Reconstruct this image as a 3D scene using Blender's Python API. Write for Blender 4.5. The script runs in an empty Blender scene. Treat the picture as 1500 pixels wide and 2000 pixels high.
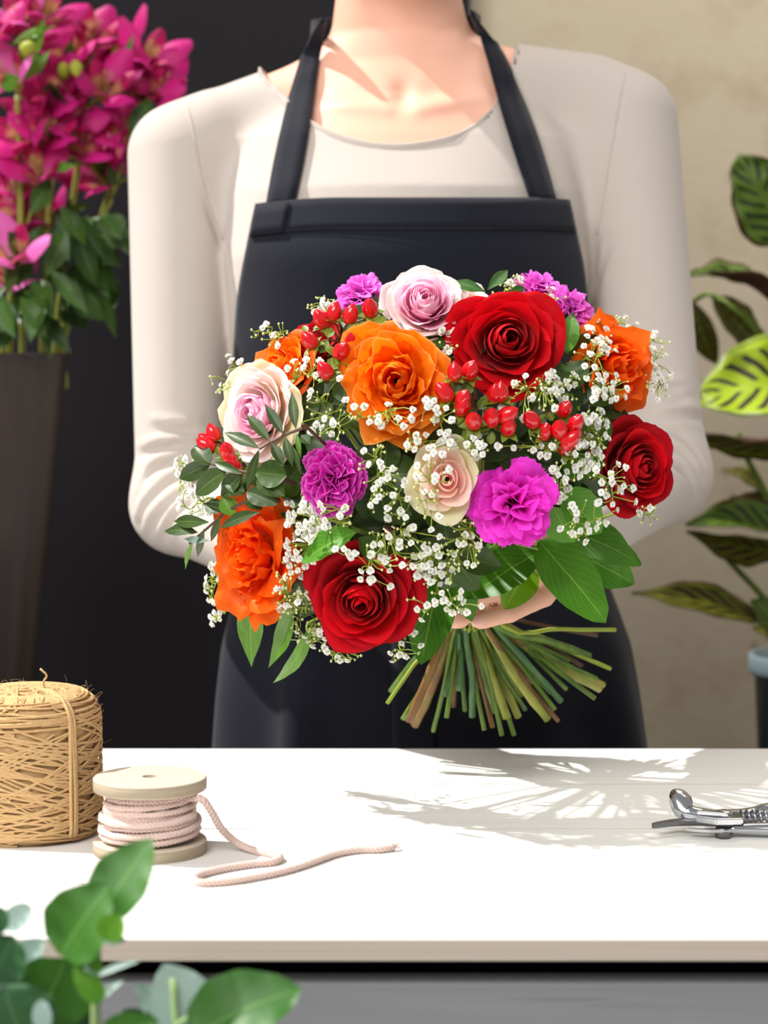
import bpy, bmesh, math, random
import numpy as np
from mathutils import Vector, noise
from mathutils.bvhtree import BVHTree

SC = bpy.context.scene
COL = SC.collection
rnd = random.Random(7)

# ---------------------------------------------------------------- camera
F = 4000.0        # focal length in pixels of a 1500 x 2000 picture
HY = 720.0        # picture row of the horizon
TZ = 0.90         # height of the table top
CAMZ = TZ + 0.277
cam_d = bpy.data.cameras.new('camera')
cam = bpy.data.objects.new('camera', cam_d)
COL.objects.link(cam)
cam.location = (0, 0, CAMZ)
cam.rotation_euler = (math.pi / 2, 0, 0)
cam_d.sensor_fit = 'HORIZONTAL'
cam_d.sensor_width = 24.0
cam_d.lens = 24.0 * F / 1500.0
cam_d.shift_y = -(1000.0 - HY) / 1500.0
cam_d.clip_start = 0.05
cam_d.dof.use_dof = True
cam_d.dof.focus_distance = 1.27
cam_d.dof.aperture_fstop = 7.0
SC.camera = cam

# ---------------------------------------------------------------- world, sun, window light, exposure
world = bpy.data.worlds.new('world')
SC.world = world
world.use_nodes = True
wb = world.node_tree.nodes['Background']
wb.inputs['Color'].default_value = (1.0, 0.99, 0.975, 1)
wb.inputs['Strength'].default_value = 0.39

sun_d = bpy.data.lights.new('sun', 'SUN')
sun_d.energy = 6.2
sun_d.color = (1.0, 0.97, 0.935)
sun_d.angle = math.radians(1.2)
sun = bpy.data.objects.new('sun', sun_d)
COL.objects.link(sun)
sun.location = (-2, 1, 4)
SUN_FROM = Vector((-0.60, 0.12, 0.79)).normalized()
sun.rotation_euler = SUN_FROM.to_track_quat('Z', 'Y').to_euler()

win_d = bpy.data.lights.new('window_light', 'AREA')
win_d.shape = 'RECTANGLE'
win_d.size = 1.6
win_d.size_y = 1.2
win_d.energy = 64
win_d.color = (1.0, 0.985, 0.96)
win = bpy.data.objects.new('window_light', win_d)
COL.objects.link(win)
win.location = (-0.9, -0.6, 2.5)
win.rotation_euler = (Vector(win.location) - Vector((0.05, 1.5, 1.15))).to_track_quat('Z', 'Y').to_euler()

grad_d = bpy.data.lights.new('wall_gradient_light', 'AREA')  # added unseen light, grades the back wall from bright top to dim foot
grad_d.size = 0.7
grad_d.energy = 10
grad_d.color = (1.0, 0.95, 0.87)
grad = bpy.data.objects.new('wall_gradient_light', grad_d)
COL.objects.link(grad)
grad.location = (0.75, 2.05, 2.62)

SC.view_settings.view_transform = 'Standard'
SC.view_settings.look = 'None'
SC.view_settings.gamma = 1.0
SC.view_settings.exposure = 0.0
SC.view_settings.use_curve_mapping = False

# ---------------------------------------------------------------- small helpers
def V(*a):
    return np.array(a if len(a) > 1 else a[0], dtype=float)

def P(u, v, Y):
    """the point at depth Y that the camera sees at pixel (u, v)"""
    return np.array([(u - 750.0) * Y / F, Y, CAMZ - (v - HY) * Y / F])

def on_table(u, v, lift=0.0):
    Y = F * (CAMZ - TZ - lift) / (v - HY)
    return np.array([(u - 750.0) * Y / F, Y, TZ + lift])

def nrm(a):
    a = np.asarray(a, dtype=float)
    return a / (np.linalg.norm(a) + 1e-12)

def nz(p, s=1.0, o=0.0):
    return noise.noise(Vector((p[0] * s + o, p[1] * s - o * 0.7, p[2] * s + o * 1.3)))

ORIG = {}

def tag(o, label=None, cat=None, group=None, kind=None):
    if label: o['label'] = label
    if cat: o['category'] = cat
    if group: o['group'] = group
    if kind: o['kind'] = kind
    return o

def thing(name, label, cat, loc, group=None):
    o = bpy.data.objects.new(name, None)
    o.empty_display_size = 0.02
    COL.objects.link(o)
    o.location = tuple(loc)
    ORIG[o.name] = np.array(loc, dtype=float)
    return tag(o, label, cat, group)

def mesh_of(name, verts, faces, uv=None, smooth=True):
    me = bpy.data.meshes.new(name)
    verts = np.asarray(verts, dtype=np.float32)
    if isinstance(faces, np.ndarray):
        n = len(faces); k = faces.shape[1]
        me.vertices.add(len(verts)); me.vertices.foreach_set('co', verts.ravel())
        me.loops.add(n * k); me.loops.foreach_set('vertex_index', faces.astype(np.int32).ravel())
        me.polygons.add(n)
        me.polygons.foreach_set('loop_start', np.arange(0, n * k, k, dtype=np.int32))
        me.update(calc_edges=True)
        me.validate()
    else:
        me.from_pydata(verts.tolist(), [], faces)
    if uv is not None:
        uvl = me.uv_layers.new(name='UVMap')
        li = np.zeros(len(me.loops), dtype=np.int32)
        me.loops.foreach_get('vertex_index', li)
        uvl.data.foreach_set('uv', np.asarray(uv, dtype=np.float32)[li].ravel())
    if smooth:
        me.polygons.foreach_set('use_smooth', np.ones(len(me.polygons), dtype=bool))
    me.update()
    return me

def ob(name, verts, faces, mat, parent=None, uv=None, smooth=True, origin=None):
    """link ONE mesh object; verts are world coordinates"""
    verts = np.asarray(verts, dtype=float)
    if parent is not None:
        o0 = ORIG[parent.name]
    else:
        o0 = np.array(origin if origin is not None else [verts[:, 0].mean(), verts[:, 1].mean(), verts[:, 2].min()])
    me = mesh_of(name, verts - o0, faces, uv, smooth)
    for m in (mat if isinstance(mat, (list, tuple)) else [mat]):
        me.materials.append(m)
    o = bpy.data.objects.new(name, me)
    COL.objects.link(o)
    ORIG[o.name] = o0
    if parent is not None:
        o.parent = parent
    else:
        o.location = tuple(o0)
    return o

def grid_faces(nu, nv, close_u=False):
    f = []
    for i in range(nu if close_u else nu - 1):
        for j in range(nv - 1):
            i2 = (i + 1) % nu
            f.append((i * nv + j, i2 * nv + j, i2 * nv + j + 1, i * nv + j + 1))
    return f

def grid_uv(nu, nv):
    return np.array([(i / (nu - 1), j / (nv - 1)) for i in range(nu) for j in range(nv)])

class MB:
    """collects pieces that become ONE mesh"""
    def __init__(s):
        s.v = []; s.f = []; s.uv = []; s.n = 0
    def add(s, v, f, uv=None):
        v = np.asarray(v, dtype=float)
        s.v.append(v); s.f += [tuple(i + s.n for i in q) for q in f]; s.n += len(v)
        s.uv.append(np.zeros((len(v), 2)) if uv is None else np.asarray(uv))
        return s
    def build(s, name, mat, parent=None, smooth=True, origin=None):
        return ob(name, np.concatenate(s.v), s.f, mat, parent, np.concatenate(s.uv), smooth, origin)

def tube(pts, rad, sides=6, cap=True):
    pts = np.asarray(pts, dtype=float); n = len(pts)
    rad = np.broadcast_to(np.asarray(rad, dtype=float), (n,))
    T = np.gradient(pts, axis=0); T /= (np.linalg.norm(T, axis=1, keepdims=True) + 1e-12)
    a = np.array([0, 0, 1.0]) if abs(T[0][2]) < 0.9 else np.array([1.0, 0, 0])
    N = nrm(np.cross(T[0], a)); vs = []
    for i in range(n):
        N = nrm(N - T[i] * N.dot(T[i])); B = np.cross(T[i], N)
        for k in range(sides):
            t = 2 * math.pi * k / sides
            vs.append(pts[i] + rad[i] * (math.cos(t) * N + math.sin(t) * B))
    f = []
    for i in range(n - 1):
        for k in range(sides):
            k2 = (k + 1) % sides
            f.append((i * sides + k, i * sides + k2, (i + 1) * sides + k2, (i + 1) * sides + k))
    if cap:
        f.append(tuple(range(sides))[::-1]); f.append(tuple((n - 1) * sides + k for k in range(sides)))
    L = np.concatenate([[0], np.cumsum(np.linalg.norm(np.diff(pts, axis=0), axis=1))])
    uv = [(k / sides, L[i] * 100) for i in range(n) for k in range(sides)]
    return np.array(vs), f, np.array(uv)

def spline(pts, n):
    """Catmull-Rom through pts"""
    p = np.asarray(pts, dtype=float)
    if len(p) == 2:
        t = np.linspace(0, 1, n)[:, None]; return p[0] * (1 - t) + p[1] * t
    q = np.vstack([2 * p[0] - p[1], p, 2 * p[-1] - p[-2]])
    out = []
    for s in np.linspace(0, len(p) - 1, n):
        i = min(int(s), len(p) - 2); t = s - i
        a, b, c, d = q[i:i + 4]
        out.append(0.5 * (2 * b + (c - a) * t + (2 * a - 5 * b + 4 * c - d) * t * t + (3 * b - a - 3 * c + d) * t ** 3))
    return np.array(out)

def box(lo, hi, bev=0.0):
    bm = bmesh.new()
    bmesh.ops.create_cube(bm, size=1.0)
    lo = np.array(lo, float); hi = np.array(hi, float)
    for v in bm.verts:
        c = (np.array(v.co) + 0.5) * (hi - lo) + lo
        v.co = c
    if bev > 0:
        bmesh.ops.bevel(bm, geom=list(bm.edges), offset=bev, segments=2, profile=0.6, affect='EDGES')
    bm.verts.index_update()
    vs = np.array([v.co[:] for v in bm.verts]); fs = [tuple(v.index for v in f.verts) for f in bm.faces]
    bm.free()
    return vs, fs

def lathe(prof, c, seg=32, axis=(0, 0, 1)):
    """prof: list of (radius, height) turned about an axis at c"""
    ax = nrm(axis); a = np.array([1.0, 0, 0]) if abs(ax[0]) < 0.9 else np.array([0, 1.0, 0])
    e1 = nrm(a - ax * a.dot(ax)); e2 = np.cross(ax, e1)
    vs = []; n = len(prof); c = np.asarray(c, float)
    for k in range(seg):
        t = 2 * math.pi * k / seg; d = math.cos(t) * e1 + math.sin(t) * e2
        for r, h in prof:
            vs.append(c + d * r + ax * h)
    f = grid_faces(seg, n, True)
    uv = np.array([(k / seg, j / max(1, n - 1)) for k in range(seg) for j in range(n)])
    return np.array(vs), f, uv

def frame_of(n):
    n = nrm(n); a = np.array([0, 0, 1.0]) if abs(n[2]) < 0.9 else np.array([1.0, 0, 0])
    e1 = nrm(np.cross(a, n)); return e1, np.cross(n, e1), n

# ---------------------------------------------------------------- materials
def srgb(r, g, b):
    def c(x):
        x /= 255.0
        return x / 12.92 if x <= 0.04045 else ((x + 0.055) / 1.055) ** 2.4
    return (c(r), c(g), c(b), 1.0)

class NT:
    """tiny node-tree builder"""
    def __init__(s, name):
        s.m = bpy.data.materials.new(name); s.m.use_nodes = True
        s.t = s.m.node_tree; s.t.nodes.clear()
        s.out = s.t.nodes.new('ShaderNodeOutputMaterial')
    def n(s, kind, **kw):
        x = s.t.nodes.new('ShaderNode' + kind)
        ins = kw.pop('ins', {})
        for k, v in kw.items(): setattr(x, k, v)
        for k, v in ins.items():
            if isinstance(v, bpy.types.NodeSocket): s.t.links.new(v, x.inputs[k])
            else: x.inputs[k].default_value = v
        return x
    def link(s, a, b): s.t.links.new(a, b)
    def ramp(s, fac, stops):
        r = s.t.nodes.new('ShaderNodeValToRGB'); s.link(fac, r.inputs[0])
        e = r.color_ramp.elements
        while len(e) > 1: e.remove(e[-1])
        e[0].position = stops[0][0]; e[0].color = stops[0][1]
        for p, c in stops[1:]:
            q = e.new(p); q.color = c
        return r.outputs[0]
    def mix(s, fac, a, b, mode='MIX'):
        x = s.t.nodes.new('ShaderNodeMix'); x.data_type = 'RGBA'; x.blend_type = mode
        for sock, val in ((x.inputs[0], fac), (x.inputs[6], a), (x.inputs[7], b)):
            if isinstance(val, bpy.types.NodeSocket): s.link(val, sock)
            else: sock.default_value = val
        return x.outputs[2]
    def math(s, op, a, b=None, clamp=False):
        x = s.t.nodes.new('ShaderNodeMath'); x.operation = op; x.use_clamp = clamp
        for i, val in enumerate((a, b)):
            if val is None: continue
            if isinstance(val, bpy.types.NodeSocket): s.link(val, x.inputs[i])
            else: x.inputs[i].default_value = val
        return x.outputs[0]
    def noise(s, scale, detail=3, rough=0.55, vec=None, dist=0.0):
        x = s.n('TexNoise'); x.inputs['Scale'].default_value = scale; x.inputs['Detail'].default_value = detail
        x.inputs['Roughness'].default_value = rough; x.inputs['Distortion'].default_value = dist
        s.link(vec if vec is not None else s.n('TexCoord').outputs['Object'], x.inputs['Vector'])
        return x.outputs['Fac']
    def mapped(s, scale, src='Object'):
        m = s.n('Mapping'); m.inputs['Scale'].default_value = scale
        s.link(s.n('TexCoord').outputs[src], m.inputs['Vector']); return m.outputs[0]
    def bump(s, h, strength=0.3, dist=0.002):
        b = s.n('Bump'); b.inputs['Strength'].default_value = strength; b.inputs['Distance'].default_value = dist
        s.link(h, b.inputs['Height']); return b.outputs[0]
    def finish(s, color, rough=0.6, spec=0.3, metal=0.0, normal=None, sss=0.0, sss_r=(1, .4, .25), sss_scale=.004, transl=0.0, tcol=None, sheen=0.0, coat=0.0):
        p = s.n('BsdfPrincipled')
        for k, val in (('Base Color', color), ('Roughness', rough), ('Metallic', metal), ('Specular IOR Level', spec), ('Sheen Weight', sheen), ('Coat Weight', coat)):
            if isinstance(val, bpy.types.NodeSocket): s.link(val, p.inputs[k])
            else: p.inputs[k].default_value = val
        if sss > 0:
            p.inputs['Subsurface Weight'].default_value = sss
            p.inputs['Subsurface Radius'].default_value = sss_r
            p.inputs['Subsurface Scale'].default_value = sss_scale
        if normal is not None: s.link(normal, p.inputs['Normal'])
        sh = p.outputs[0]
        if transl > 0:
            tr = s.n('BsdfTranslucent'); c = tcol if tcol is not None else color
            if isinstance(c, bpy.types.NodeSocket): s.link(c, tr.inputs['Color'])
            else: tr.inputs['Color'].default_value = c
            mx = s.n('MixShader'); mx.inputs[0].default_value = transl
            s.link(sh, mx.inputs[1]); s.link(tr.outputs[0], mx.inputs[2]); sh = mx.outputs[0]
        s.link(sh, s.out.inputs['Surface'])
        return s.m

def uvw(t):
    """u and v of the UV map"""
    sx = t.n('SeparateXYZ'); t.link(t.n('TexCoord').outputs['UV'], sx.inputs[0])
    return sx.outputs[0], sx.outputs[1]

def petal_mat(name, stops, rough=0.5, transl=0.3, streak=0.25, streak_col=None, spec=0.25, sheen=0.0):
    """colour runs from the petal's claw (0) to its rim (1); fine lengthwise veins"""
    t = NT(name); u, v = uvw(t)
    col = t.ramp(v, stops)
    vein = t.noise(1.0, 4, 0.6, vec=t.mapped((26, 2.2, 1), 'UV'))
    oi = t.n('ObjectInfo').outputs['Random']
    hs = t.n('HueSaturation'); t.link(col, hs.inputs['Color'])
    t.link(t.math('ADD', t.math('MULTIPLY', oi, 0.22), 0.89), hs.inputs['Value'])
    col = hs.outputs[0]
    sc = streak_col if streak_col else (0, 0, 0, 1)
    col = t.mix(t.math('MULTIPLY', t.math('SUBTRACT', vein, 0.42, True), streak * 2.2, True), col, sc)
    return t.finish(col, rough, spec, normal=t.bump(vein, 0.35, 0.0006), transl=transl, sheen=sheen)

def leaf_mat(name, dark, light, rib, rough=0.4, veins=9.0, transl=0.18, spec=0.4, rib_w=0.02, vein_amt=0.35, coat=0.0):
    t = NT(name); u, v = uvw(t)
    a = t.math('ABSOLUTE', t.math('SUBTRACT', u, 0.5))
    ph = t.math('SUBTRACT', t.math('MULTIPLY', v, veins), t.math('MULTIPLY', a, veins * 0.9))
    w = t.math('POWER', t.math('ABSOLUTE', t.math('SINE', t.math('MULTIPLY', ph, math.pi))), 14.0)
    w = t.math('SUBTRACT', 1.0, t.math('POWER', t.math('SUBTRACT', 1.0, w), 1.0))
    nn = t.noise(60, 4)
    oi = t.n('ObjectInfo').outputs['Random']
    col = t.mix(t.math('ADD', t.math('MULTIPLY', nn, 0.7), t.math('MULTIPLY', t.math('SUBTRACT', oi, 0.4), 0.6), True), dark, light)
    ribm = t.math('LESS_THAN', a, rib_w)
    vm = t.math('MAXIMUM', t.math('MULTIPLY', t.math('SUBTRACT', w, 0.75, True), vein_amt * 4.0, True), ribm)
    col = t.mix(t.math('MULTIPLY', vm, 0.55), col, rib)
    h = t.math('ADD', t.math('MULTIPLY', vm, -0.6), t.math('MULTIPLY', nn, 0.6))
    return t.finish(col, rough, spec, normal=t.bump(h, 0.18, 0.0007), transl=transl, coat=coat)

def plain(name, col, rough=0.5, spec=0.3, metal=0.0, var=0.15, scale=80, bump=0.15, bd=0.001, **kw):
    t = NT(name); nn = t.noise(scale, 4)
    c = t.mix(t.math('MULTIPLY', nn, 1.0), tuple(x * (1 - var) for x in col[:3]) + (1,), tuple(min(1, x * (1 + var)) for x in col[:3]) + (1,))
    return t.finish(c, rough, spec, metal, normal=t.bump(nn, bump, bd), **kw)

M = {}
# roses
M['red'] = petal_mat('red_petal', [(0, srgb(150, 0, 16)), (0.55, srgb(196, 0, 18)), (1, srgb(214, 4, 22))], 0.62, 0.22, 0.10, srgb(120, 0, 14), 0.12, 0.05)
M['red_dark'] = petal_mat('dark_red_petal', [(0, srgb(130, 0, 14)), (0.55, srgb(176, 0, 18)), (0.93, srgb(190, 2, 22)), (1, srgb(158, 4, 26))], 0.62, 0.22, 0.10, srgb(100, 0, 14), 0.12, 0.05)
M['orange'] = petal_mat('orange_petal', [(0, srgb(255, 110, 0)), (0.5, srgb(255, 128, 4)), (0.94, srgb(255, 138, 14)), (1, srgb(255, 172, 80))], 0.5, 0.40, 0.10, srgb(250, 84, 0))
M['orange_deep'] = petal_mat('deep_orange_petal', [(0, srgb(240, 62, 0)), (0.5, srgb(255, 96, 4)), (1, srgb(255, 112, 20))], 0.5, 0.40, 0.10, srgb(235, 50, 0))
M['pink_in'] = petal_mat('pink_inner_petal', [(0, srgb(240, 110, 180)), (0.55, srgb(252, 190, 220)), (1, srgb(255, 226, 238))], 0.5, 0.42, 0.10, srgb(226, 90, 170))
M['pink_out'] = petal_mat('blush_outer_petal', [(0, srgb(238, 224, 170)), (0.55, srgb(250, 230, 222)), (1, srgb(255, 240, 240))], 0.5, 0.40, 0.06, srgb(240, 190, 200))
M['cream_in'] = petal_mat('blush_bud_petal', [(0, srgb(252, 150, 180)), (0.5, srgb(255, 216, 206)), (1, srgb(255, 240, 226))], 0.5, 0.45, 0.04, srgb(240, 170, 170))
M['cream_out'] = petal_mat('cream_guard_petal', [(0, srgb(214, 214, 140)), (0.6, srgb(240, 234, 180)), (1, srgb(246, 236, 204))], 0.5, 0.35, 0.06, srgb(200, 205, 140))
M['carn'] = petal_mat('magenta_petal', [(0, srgb(190, 0, 150)), (0.55, srgb(236, 16, 196)), (1, srgb(250, 70, 226))], 0.55, 0.36, 0.16, srgb(180, 0, 150))
M['carn_pur'] = petal_mat('purple_petal', [(0, srgb(130, 0, 98)), (0.55, srgb(194, 6, 146)), (0.92, srgb(206, 26, 166)), (1, srgb(226, 110, 208))], 0.55, 0.32, 0.16, srgb(130, 0, 112))
M['carn_pale'] = petal_mat('orchid_petal', [(0, srgb(170, 20, 140)), (0.55, srgb(226, 60, 200)), (1, srgb(246, 124, 228))], 0.55, 0.3, 0.22, srgb(170, 30, 150))
M['gyp'] = plain('white_blossom', srgb(246, 246, 240), 0.6, 0.2, var=0.04, transl=0.25)
M['bud'] = plain('green_white_bud', srgb(206, 214, 150), 0.55, 0.2, var=0.15, scale=400)
M['gstem'] = plain('yellow_green_stalk', srgb(150, 168, 62), 0.55, 0.3, var=0.2)
def berry_mat():
    t = NT('red_berry'); u, v = uvw(t)
    col = t.ramp(v, [(0, srgb(214, 150, 40)), (0.16, srgb(226, 70, 30)), (0.34, srgb(214, 14, 26)), (1, srgb(196, 4, 22))])
    return t.finish(col, 0.16, 0.55, coat=0.3)
M['berry'] = berry_mat()
M['hyp_leaf'] = leaf_mat('hypericum_leaf', srgb(70, 96, 24), srgb(140, 156, 50), srgb(170, 176, 80), 0.45)
def stem_mat(name, a, b, c):
    t = NT(name)
    nn = t.noise(1.0, 4, 0.6, vec=t.mapped((60, 60, 26)))
    n2 = t.noise(180, 2)
    col = t.ramp(nn, [(0.3, a), (0.55, b), (0.75, c)])
    return t.finish(col, 0.42, 0.4, normal=t.bump(n2, 0.3, 0.001))
M['stem_g'] = stem_mat('green_stem', srgb(62, 96, 26), srgb(98, 128, 40), srgb(130, 146, 62))
M['stem_y'] = stem_mat('olive_stem', srgb(108, 122, 42), srgb(150, 154, 66), srgb(168, 158, 84))
M['stem_b'] = stem_mat('brown_stem', srgb(92, 66, 34), srgb(128, 92, 48), srgb(130, 118, 58))
M['stem_t'] = stem_mat('blue_green_stem', srgb(54, 92, 54), srgb(74, 112, 66), srgb(108, 136, 84))
M['cut'] = plain('cut_stem_end', srgb(196, 190, 130), 0.7)
M['salal'] = leaf_mat('salal_leaf', srgb(48, 104, 10), srgb(92, 152, 34), srgb(156, 194, 74), 0.44, 8.0, 0.16, 0.3, 0.012, 0.4)
M['salal_y'] = leaf_mat('yellow_green_leaf', srgb(92, 142, 10), srgb(132, 176, 24), srgb(170, 200, 60), 0.4, 7.0, 0.3)
M['filler'] = leaf_mat('dark_green_leaf', srgb(34, 58, 10), srgb(64, 92, 22), srgb(96, 124, 44), 0.4, 8.0, 0.1)
M['myrtle'] = leaf_mat('small_dark_leaf', srgb(36, 56, 20), srgb(66, 88, 36), srgb(106, 124, 64), 0.42, 7.0, 0.1, 0.4, 0.03, 0.2)
M['ruscus'] = leaf_mat('long_green_leaf', srgb(72, 120, 22), srgb(112, 160, 48), srgb(140, 180, 80), 0.38, 3.0, 0.2)
M['twig'] = plain('brown_twig', srgb(92, 66, 52), 0.6)
M['euc'] = leaf_mat('eucalyptus_leaf', srgb(34, 82, 22), srgb(70, 122, 38), srgb(122, 164, 84), 0.46, 6.0, 0.2, 0.35, 0.012, 0.15)
M['euc_pale'] = leaf_mat('pale_eucalyptus_leaf', srgb(150, 180, 168), srgb(184, 206, 198), srgb(196, 216, 206), 0.5, 6.0, 0.2, 0.35, 0.012, 0.15)
M['euc_dark'] = leaf_mat('blue_green_eucalyptus_leaf', srgb(36, 76, 42), srgb(60, 102, 58), srgb(96, 130, 92), 0.46, 6.0, 0.12, 0.35, 0.012, 0.15)
M['euc_lime'] = leaf_mat('young_eucalyptus_leaf', srgb(70, 128, 26), srgb(110, 160, 46), srgb(140, 184, 80), 0.46, 6.0, 0.25, 0.35, 0.012, 0.15)
M['euc_stem'] = plain('eucalyptus_stem', srgb(140, 166, 110), 0.5)
# alstroemeria
M['als'] = petal_mat('pink_trumpet_petal', [(0, srgb(214, 150, 150)), (0.3, srgb(206, 70, 140)), (0.7, srgb(208, 30, 128)), (1, srgb(200, 40, 130))], 0.5, 0.3, 0.2, srgb(150, 0, 90))
M['als_in'] = petal_mat('streaked_inner_petal', [(0, srgb(196, 120, 110)), (0.45, srgb(206, 150, 110)), (0.62, srgb(188, 30, 96)), (1, srgb(176, 14, 92))], 0.5, 0.3, 0.4, srgb(90, 0, 40))
M['als_light'] = petal_mat('light_pink_trumpet_petal', [(0, srgb(240, 170, 200)), (0.4, srgb(236, 110, 190)), (1, srgb(240, 116, 196))], 0.5, 0.3, 0.2, srgb(210, 40, 150))
M['als_leaf'] = leaf_mat('alstroemeria_leaf', srgb(34, 62, 18), srgb(70, 106, 34), srgb(100, 136, 60), 0.45, 2.0, 0.15, 0.35, 0.02, 0.1)
M['als_bud'] = plain('yellow_green_bud', srgb(150, 156, 50), 0.5)
# calathea
def calathea_mat(name, ground, blotch, rim, lo=0.0):
    t = NT(name); u, v = uvw(t)
    a = t.math('ABSOLUTE', t.math('SUBTRACT', u, 0.5))
    ph = t.math('SUBTRACT', t.math('MULTIPLY', v, 7.0), t.math('MULTIPLY', a, 4.5))
    ph = t.math('ADD', ph, t.math('MULTIPLY', t.noise(14, 2), 1.1))
    s = t.math('SINE', t.math('MULTIPLY', ph, 2 * math.pi))
    s = t.math('ADD', s, t.math('MULTIPLY', t.math('SUBTRACT', t.noise(22, 3), 0.5), 1.2))
    d = t.math('MULTIPLY', t.math('GREATER_THAN', s, 0.30 + lo), t.math('LESS_THAN', a, 0.36))
    d = t.math('MULTIPLY', d, t.math('GREATER_THAN', a, 0.05))
    col = t.mix(d, ground, blotch)
    fine = t.math('SINE', t.math('MULTIPLY', ph, 40.0))
    col = t.mix(t.math('MULTIPLY', t.math('GREATER_THAN', fine, 0.5), 0.25), col, blotch)
    col = t.mix(t.math('GREATER_THAN', a, 0.44), col, rim)
    return t.finish(col, 0.4, 0.4, normal=t.bump(fine, 0.25, 0.002), transl=0.2)
M['cal_lime'] = calathea_mat('patterned_lime_leaf', srgb(176, 204, 6), srgb(52, 46, 12), srgb(120, 140, 20))
M['cal_green'] = calathea_mat('patterned_green_leaf', srgb(98, 126, 36), srgb(46, 58, 20), srgb(70, 52, 26))
M['cal_dark'] = calathea_mat('patterned_dark_leaf', srgb(116, 122, 22), srgb(58, 38, 22), srgb(66, 44, 24), -0.45)
M['cal_back'] = plain('burgundy_leaf_underside', srgb(74, 46, 32), 0.5, var=0.25, scale=30)
M['cal_stalk'] = plain('leaf_stalk', srgb(88, 108, 32), 0.5)
M['soil'] = plain('potting_soil', srgb(34, 28, 24), 0.95, 0.05, var=0.5, scale=150, bump=0.8, bd=0.004)
M['pot'] = plain('blue_grey_pot', srgb(104, 120, 126), 0.4, 0.4, var=0.08, scale=15)
# person
def skin_mat():
    t = NT('skin'); n1 = t.noise(14, 3); n2 = t.noise(700, 2)
    col = t.mix(n1, srgb(224, 168, 144), srgb(236, 186, 162))
    return t.finish(col, 0.5, 0.3, normal=t.bump(n2, 0.06, 0.0006), sss=0.12, sss_scale=0.004)
M['skin'] = skin_mat()
M['nail'] = plain('fingernail', srgb(236, 178, 166), 0.25, 0.5, var=0.03)
def knit_mat():
    t = NT('beige_jersey')
    n1 = t.noise(1.0, 3, 0.6, vec=t.mapped((900, 900, 1500)))
    n2 = t.noise(9, 4)
    col = t.mix(t.math('ADD', t.math('MULTIPLY', n1, 0.35), t.math('MULTIPLY', n2, 0.5), True), srgb(182, 171, 162), srgb(198, 188, 180))
    return t.finish(col, 0.85, 0.15, normal=t.bump(t.math('ADD', n1, t.math('MULTIPLY', n2, 2.0)), 0.15, 0.0016), sheen=0.2)
M['knit'] = knit_mat()
def apron_mat():
    t = NT('navy_canvas')
    wx = t.noise(1.0, 2, 0.5, vec=t.mapped((2200, 2200, 240)))
    wz = t.noise(1.0, 2, 0.5, vec=t.mapped((260, 260, 2200)))
    w = t.math('ADD', wx, wz); n2 = t.noise(14, 4)
    col = t.mix(t.math('ADD', t.math('MULTIPLY', w, 0.45), t.math('MULTIPLY', n2, 0.3), True), srgb(11, 13, 20), srgb(24, 27, 39))
    return t.finish(col, 0.8, 0.15, normal=t.bump(t.math('ADD', t.math('MULTIPLY', w, 0.3), n2), 0.3, 0.002), sheen=0.12)
M['apron'] = apron_mat()
M['thread'] = plain('navy_thread', srgb(26, 30, 44), 0.8)
M['denim'] = plain('dark_trousers', srgb(24, 24, 30), 0.9, 0.1)
M['shoe'] = plain('black_shoe', srgb(18, 18, 18), 0.5)
M['hair'] = plain('brown_hair', srgb(92, 62, 40), 0.5, 0.4, var=0.3, scale=300, bump=0.5)
M['eye'] = plain('eye_white', srgb(236, 232, 228), 0.2, 0.5, var=0.02)
M['iris'] = plain('iris_brown', srgb(70, 48, 30), 0.2, 0.5)
M['lip'] = plain('lips', srgb(196, 110, 104), 0.4)
# setting
def concrete_mat():
    t = NT('beige_plaster')
    n1 = t.noise(2.2, 5, 0.6); n2 = t.noise(9, 5, 0.65); n3 = t.noise(70, 3)
    col = t.mix(n1, srgb(190, 175, 150), srgb(210, 197, 174))
    col = t.mix(t.math('MULTIPLY', t.math('SUBTRACT', n2, 0.52, True), 2.2, True), col, srgb(166, 142, 110))
    vo = t.n('TexVoronoi'); vo.inputs['Scale'].default_value = 11.0
    t.link(t.n('TexCoord').outputs['Object'], vo.inputs['Vector'])
    spot = t.math('LESS_THAN', t.math('ADD', vo.outputs['Distance'], t.math('MULTIPLY', n3, 0.12)), 0.15)
    col = t.mix(t.math('MULTIPLY', spot, 0.35), col, srgb(96, 84, 72))
    return t.finish(col, 0.9, 0.1, normal=t.bump(t.math('ADD', n2, n3), 0.25, 0.004))
M['plaster'] = concrete_mat()
M['char'] = plain('charcoal_paint', srgb(34, 31, 36), 0.75, 0.2, var=0.15, scale=6, bump=0.1)
M['floor'] = plain('grey_floor', srgb(110, 102, 96), 0.7, 0.2, var=0.15, scale=8)
def wood_mat(name, a, b, crack, scale=(3, 60, 60), rough=0.55, amt=0.5):
    t = NT(name)
    g = t.noise(1.0, 5, 0.62, vec=t.mapped(scale), dist=0.6)
    g2 = t.noise(1.0, 3, 0.6, vec=t.mapped(tuple(x * 3 for x in scale)))
    col = t.mix(g, a, b)
    col = t.mix(t.math('MULTIPLY', t.math('SUBTRACT', g2, 0.62, True), amt * 6, True), col, crack)
    return t.finish(col, rough, 0.25, normal=t.bump(t.math('ADD', g, g2), 0.2, 0.0012))
M['white_wood'] = wood_mat('white_painted_wood', srgb(222, 221, 217), srgb(234, 233, 229), srgb(190, 184, 176), (2.2, 42, 42), 0.5, 0.25)
M['edge_wood'] = wood_mat('worn_plank_edge', srgb(180, 166, 152), srgb(200, 188, 174), srgb(164, 150, 136), (2, 60, 90), 0.6, 0.3)
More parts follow.
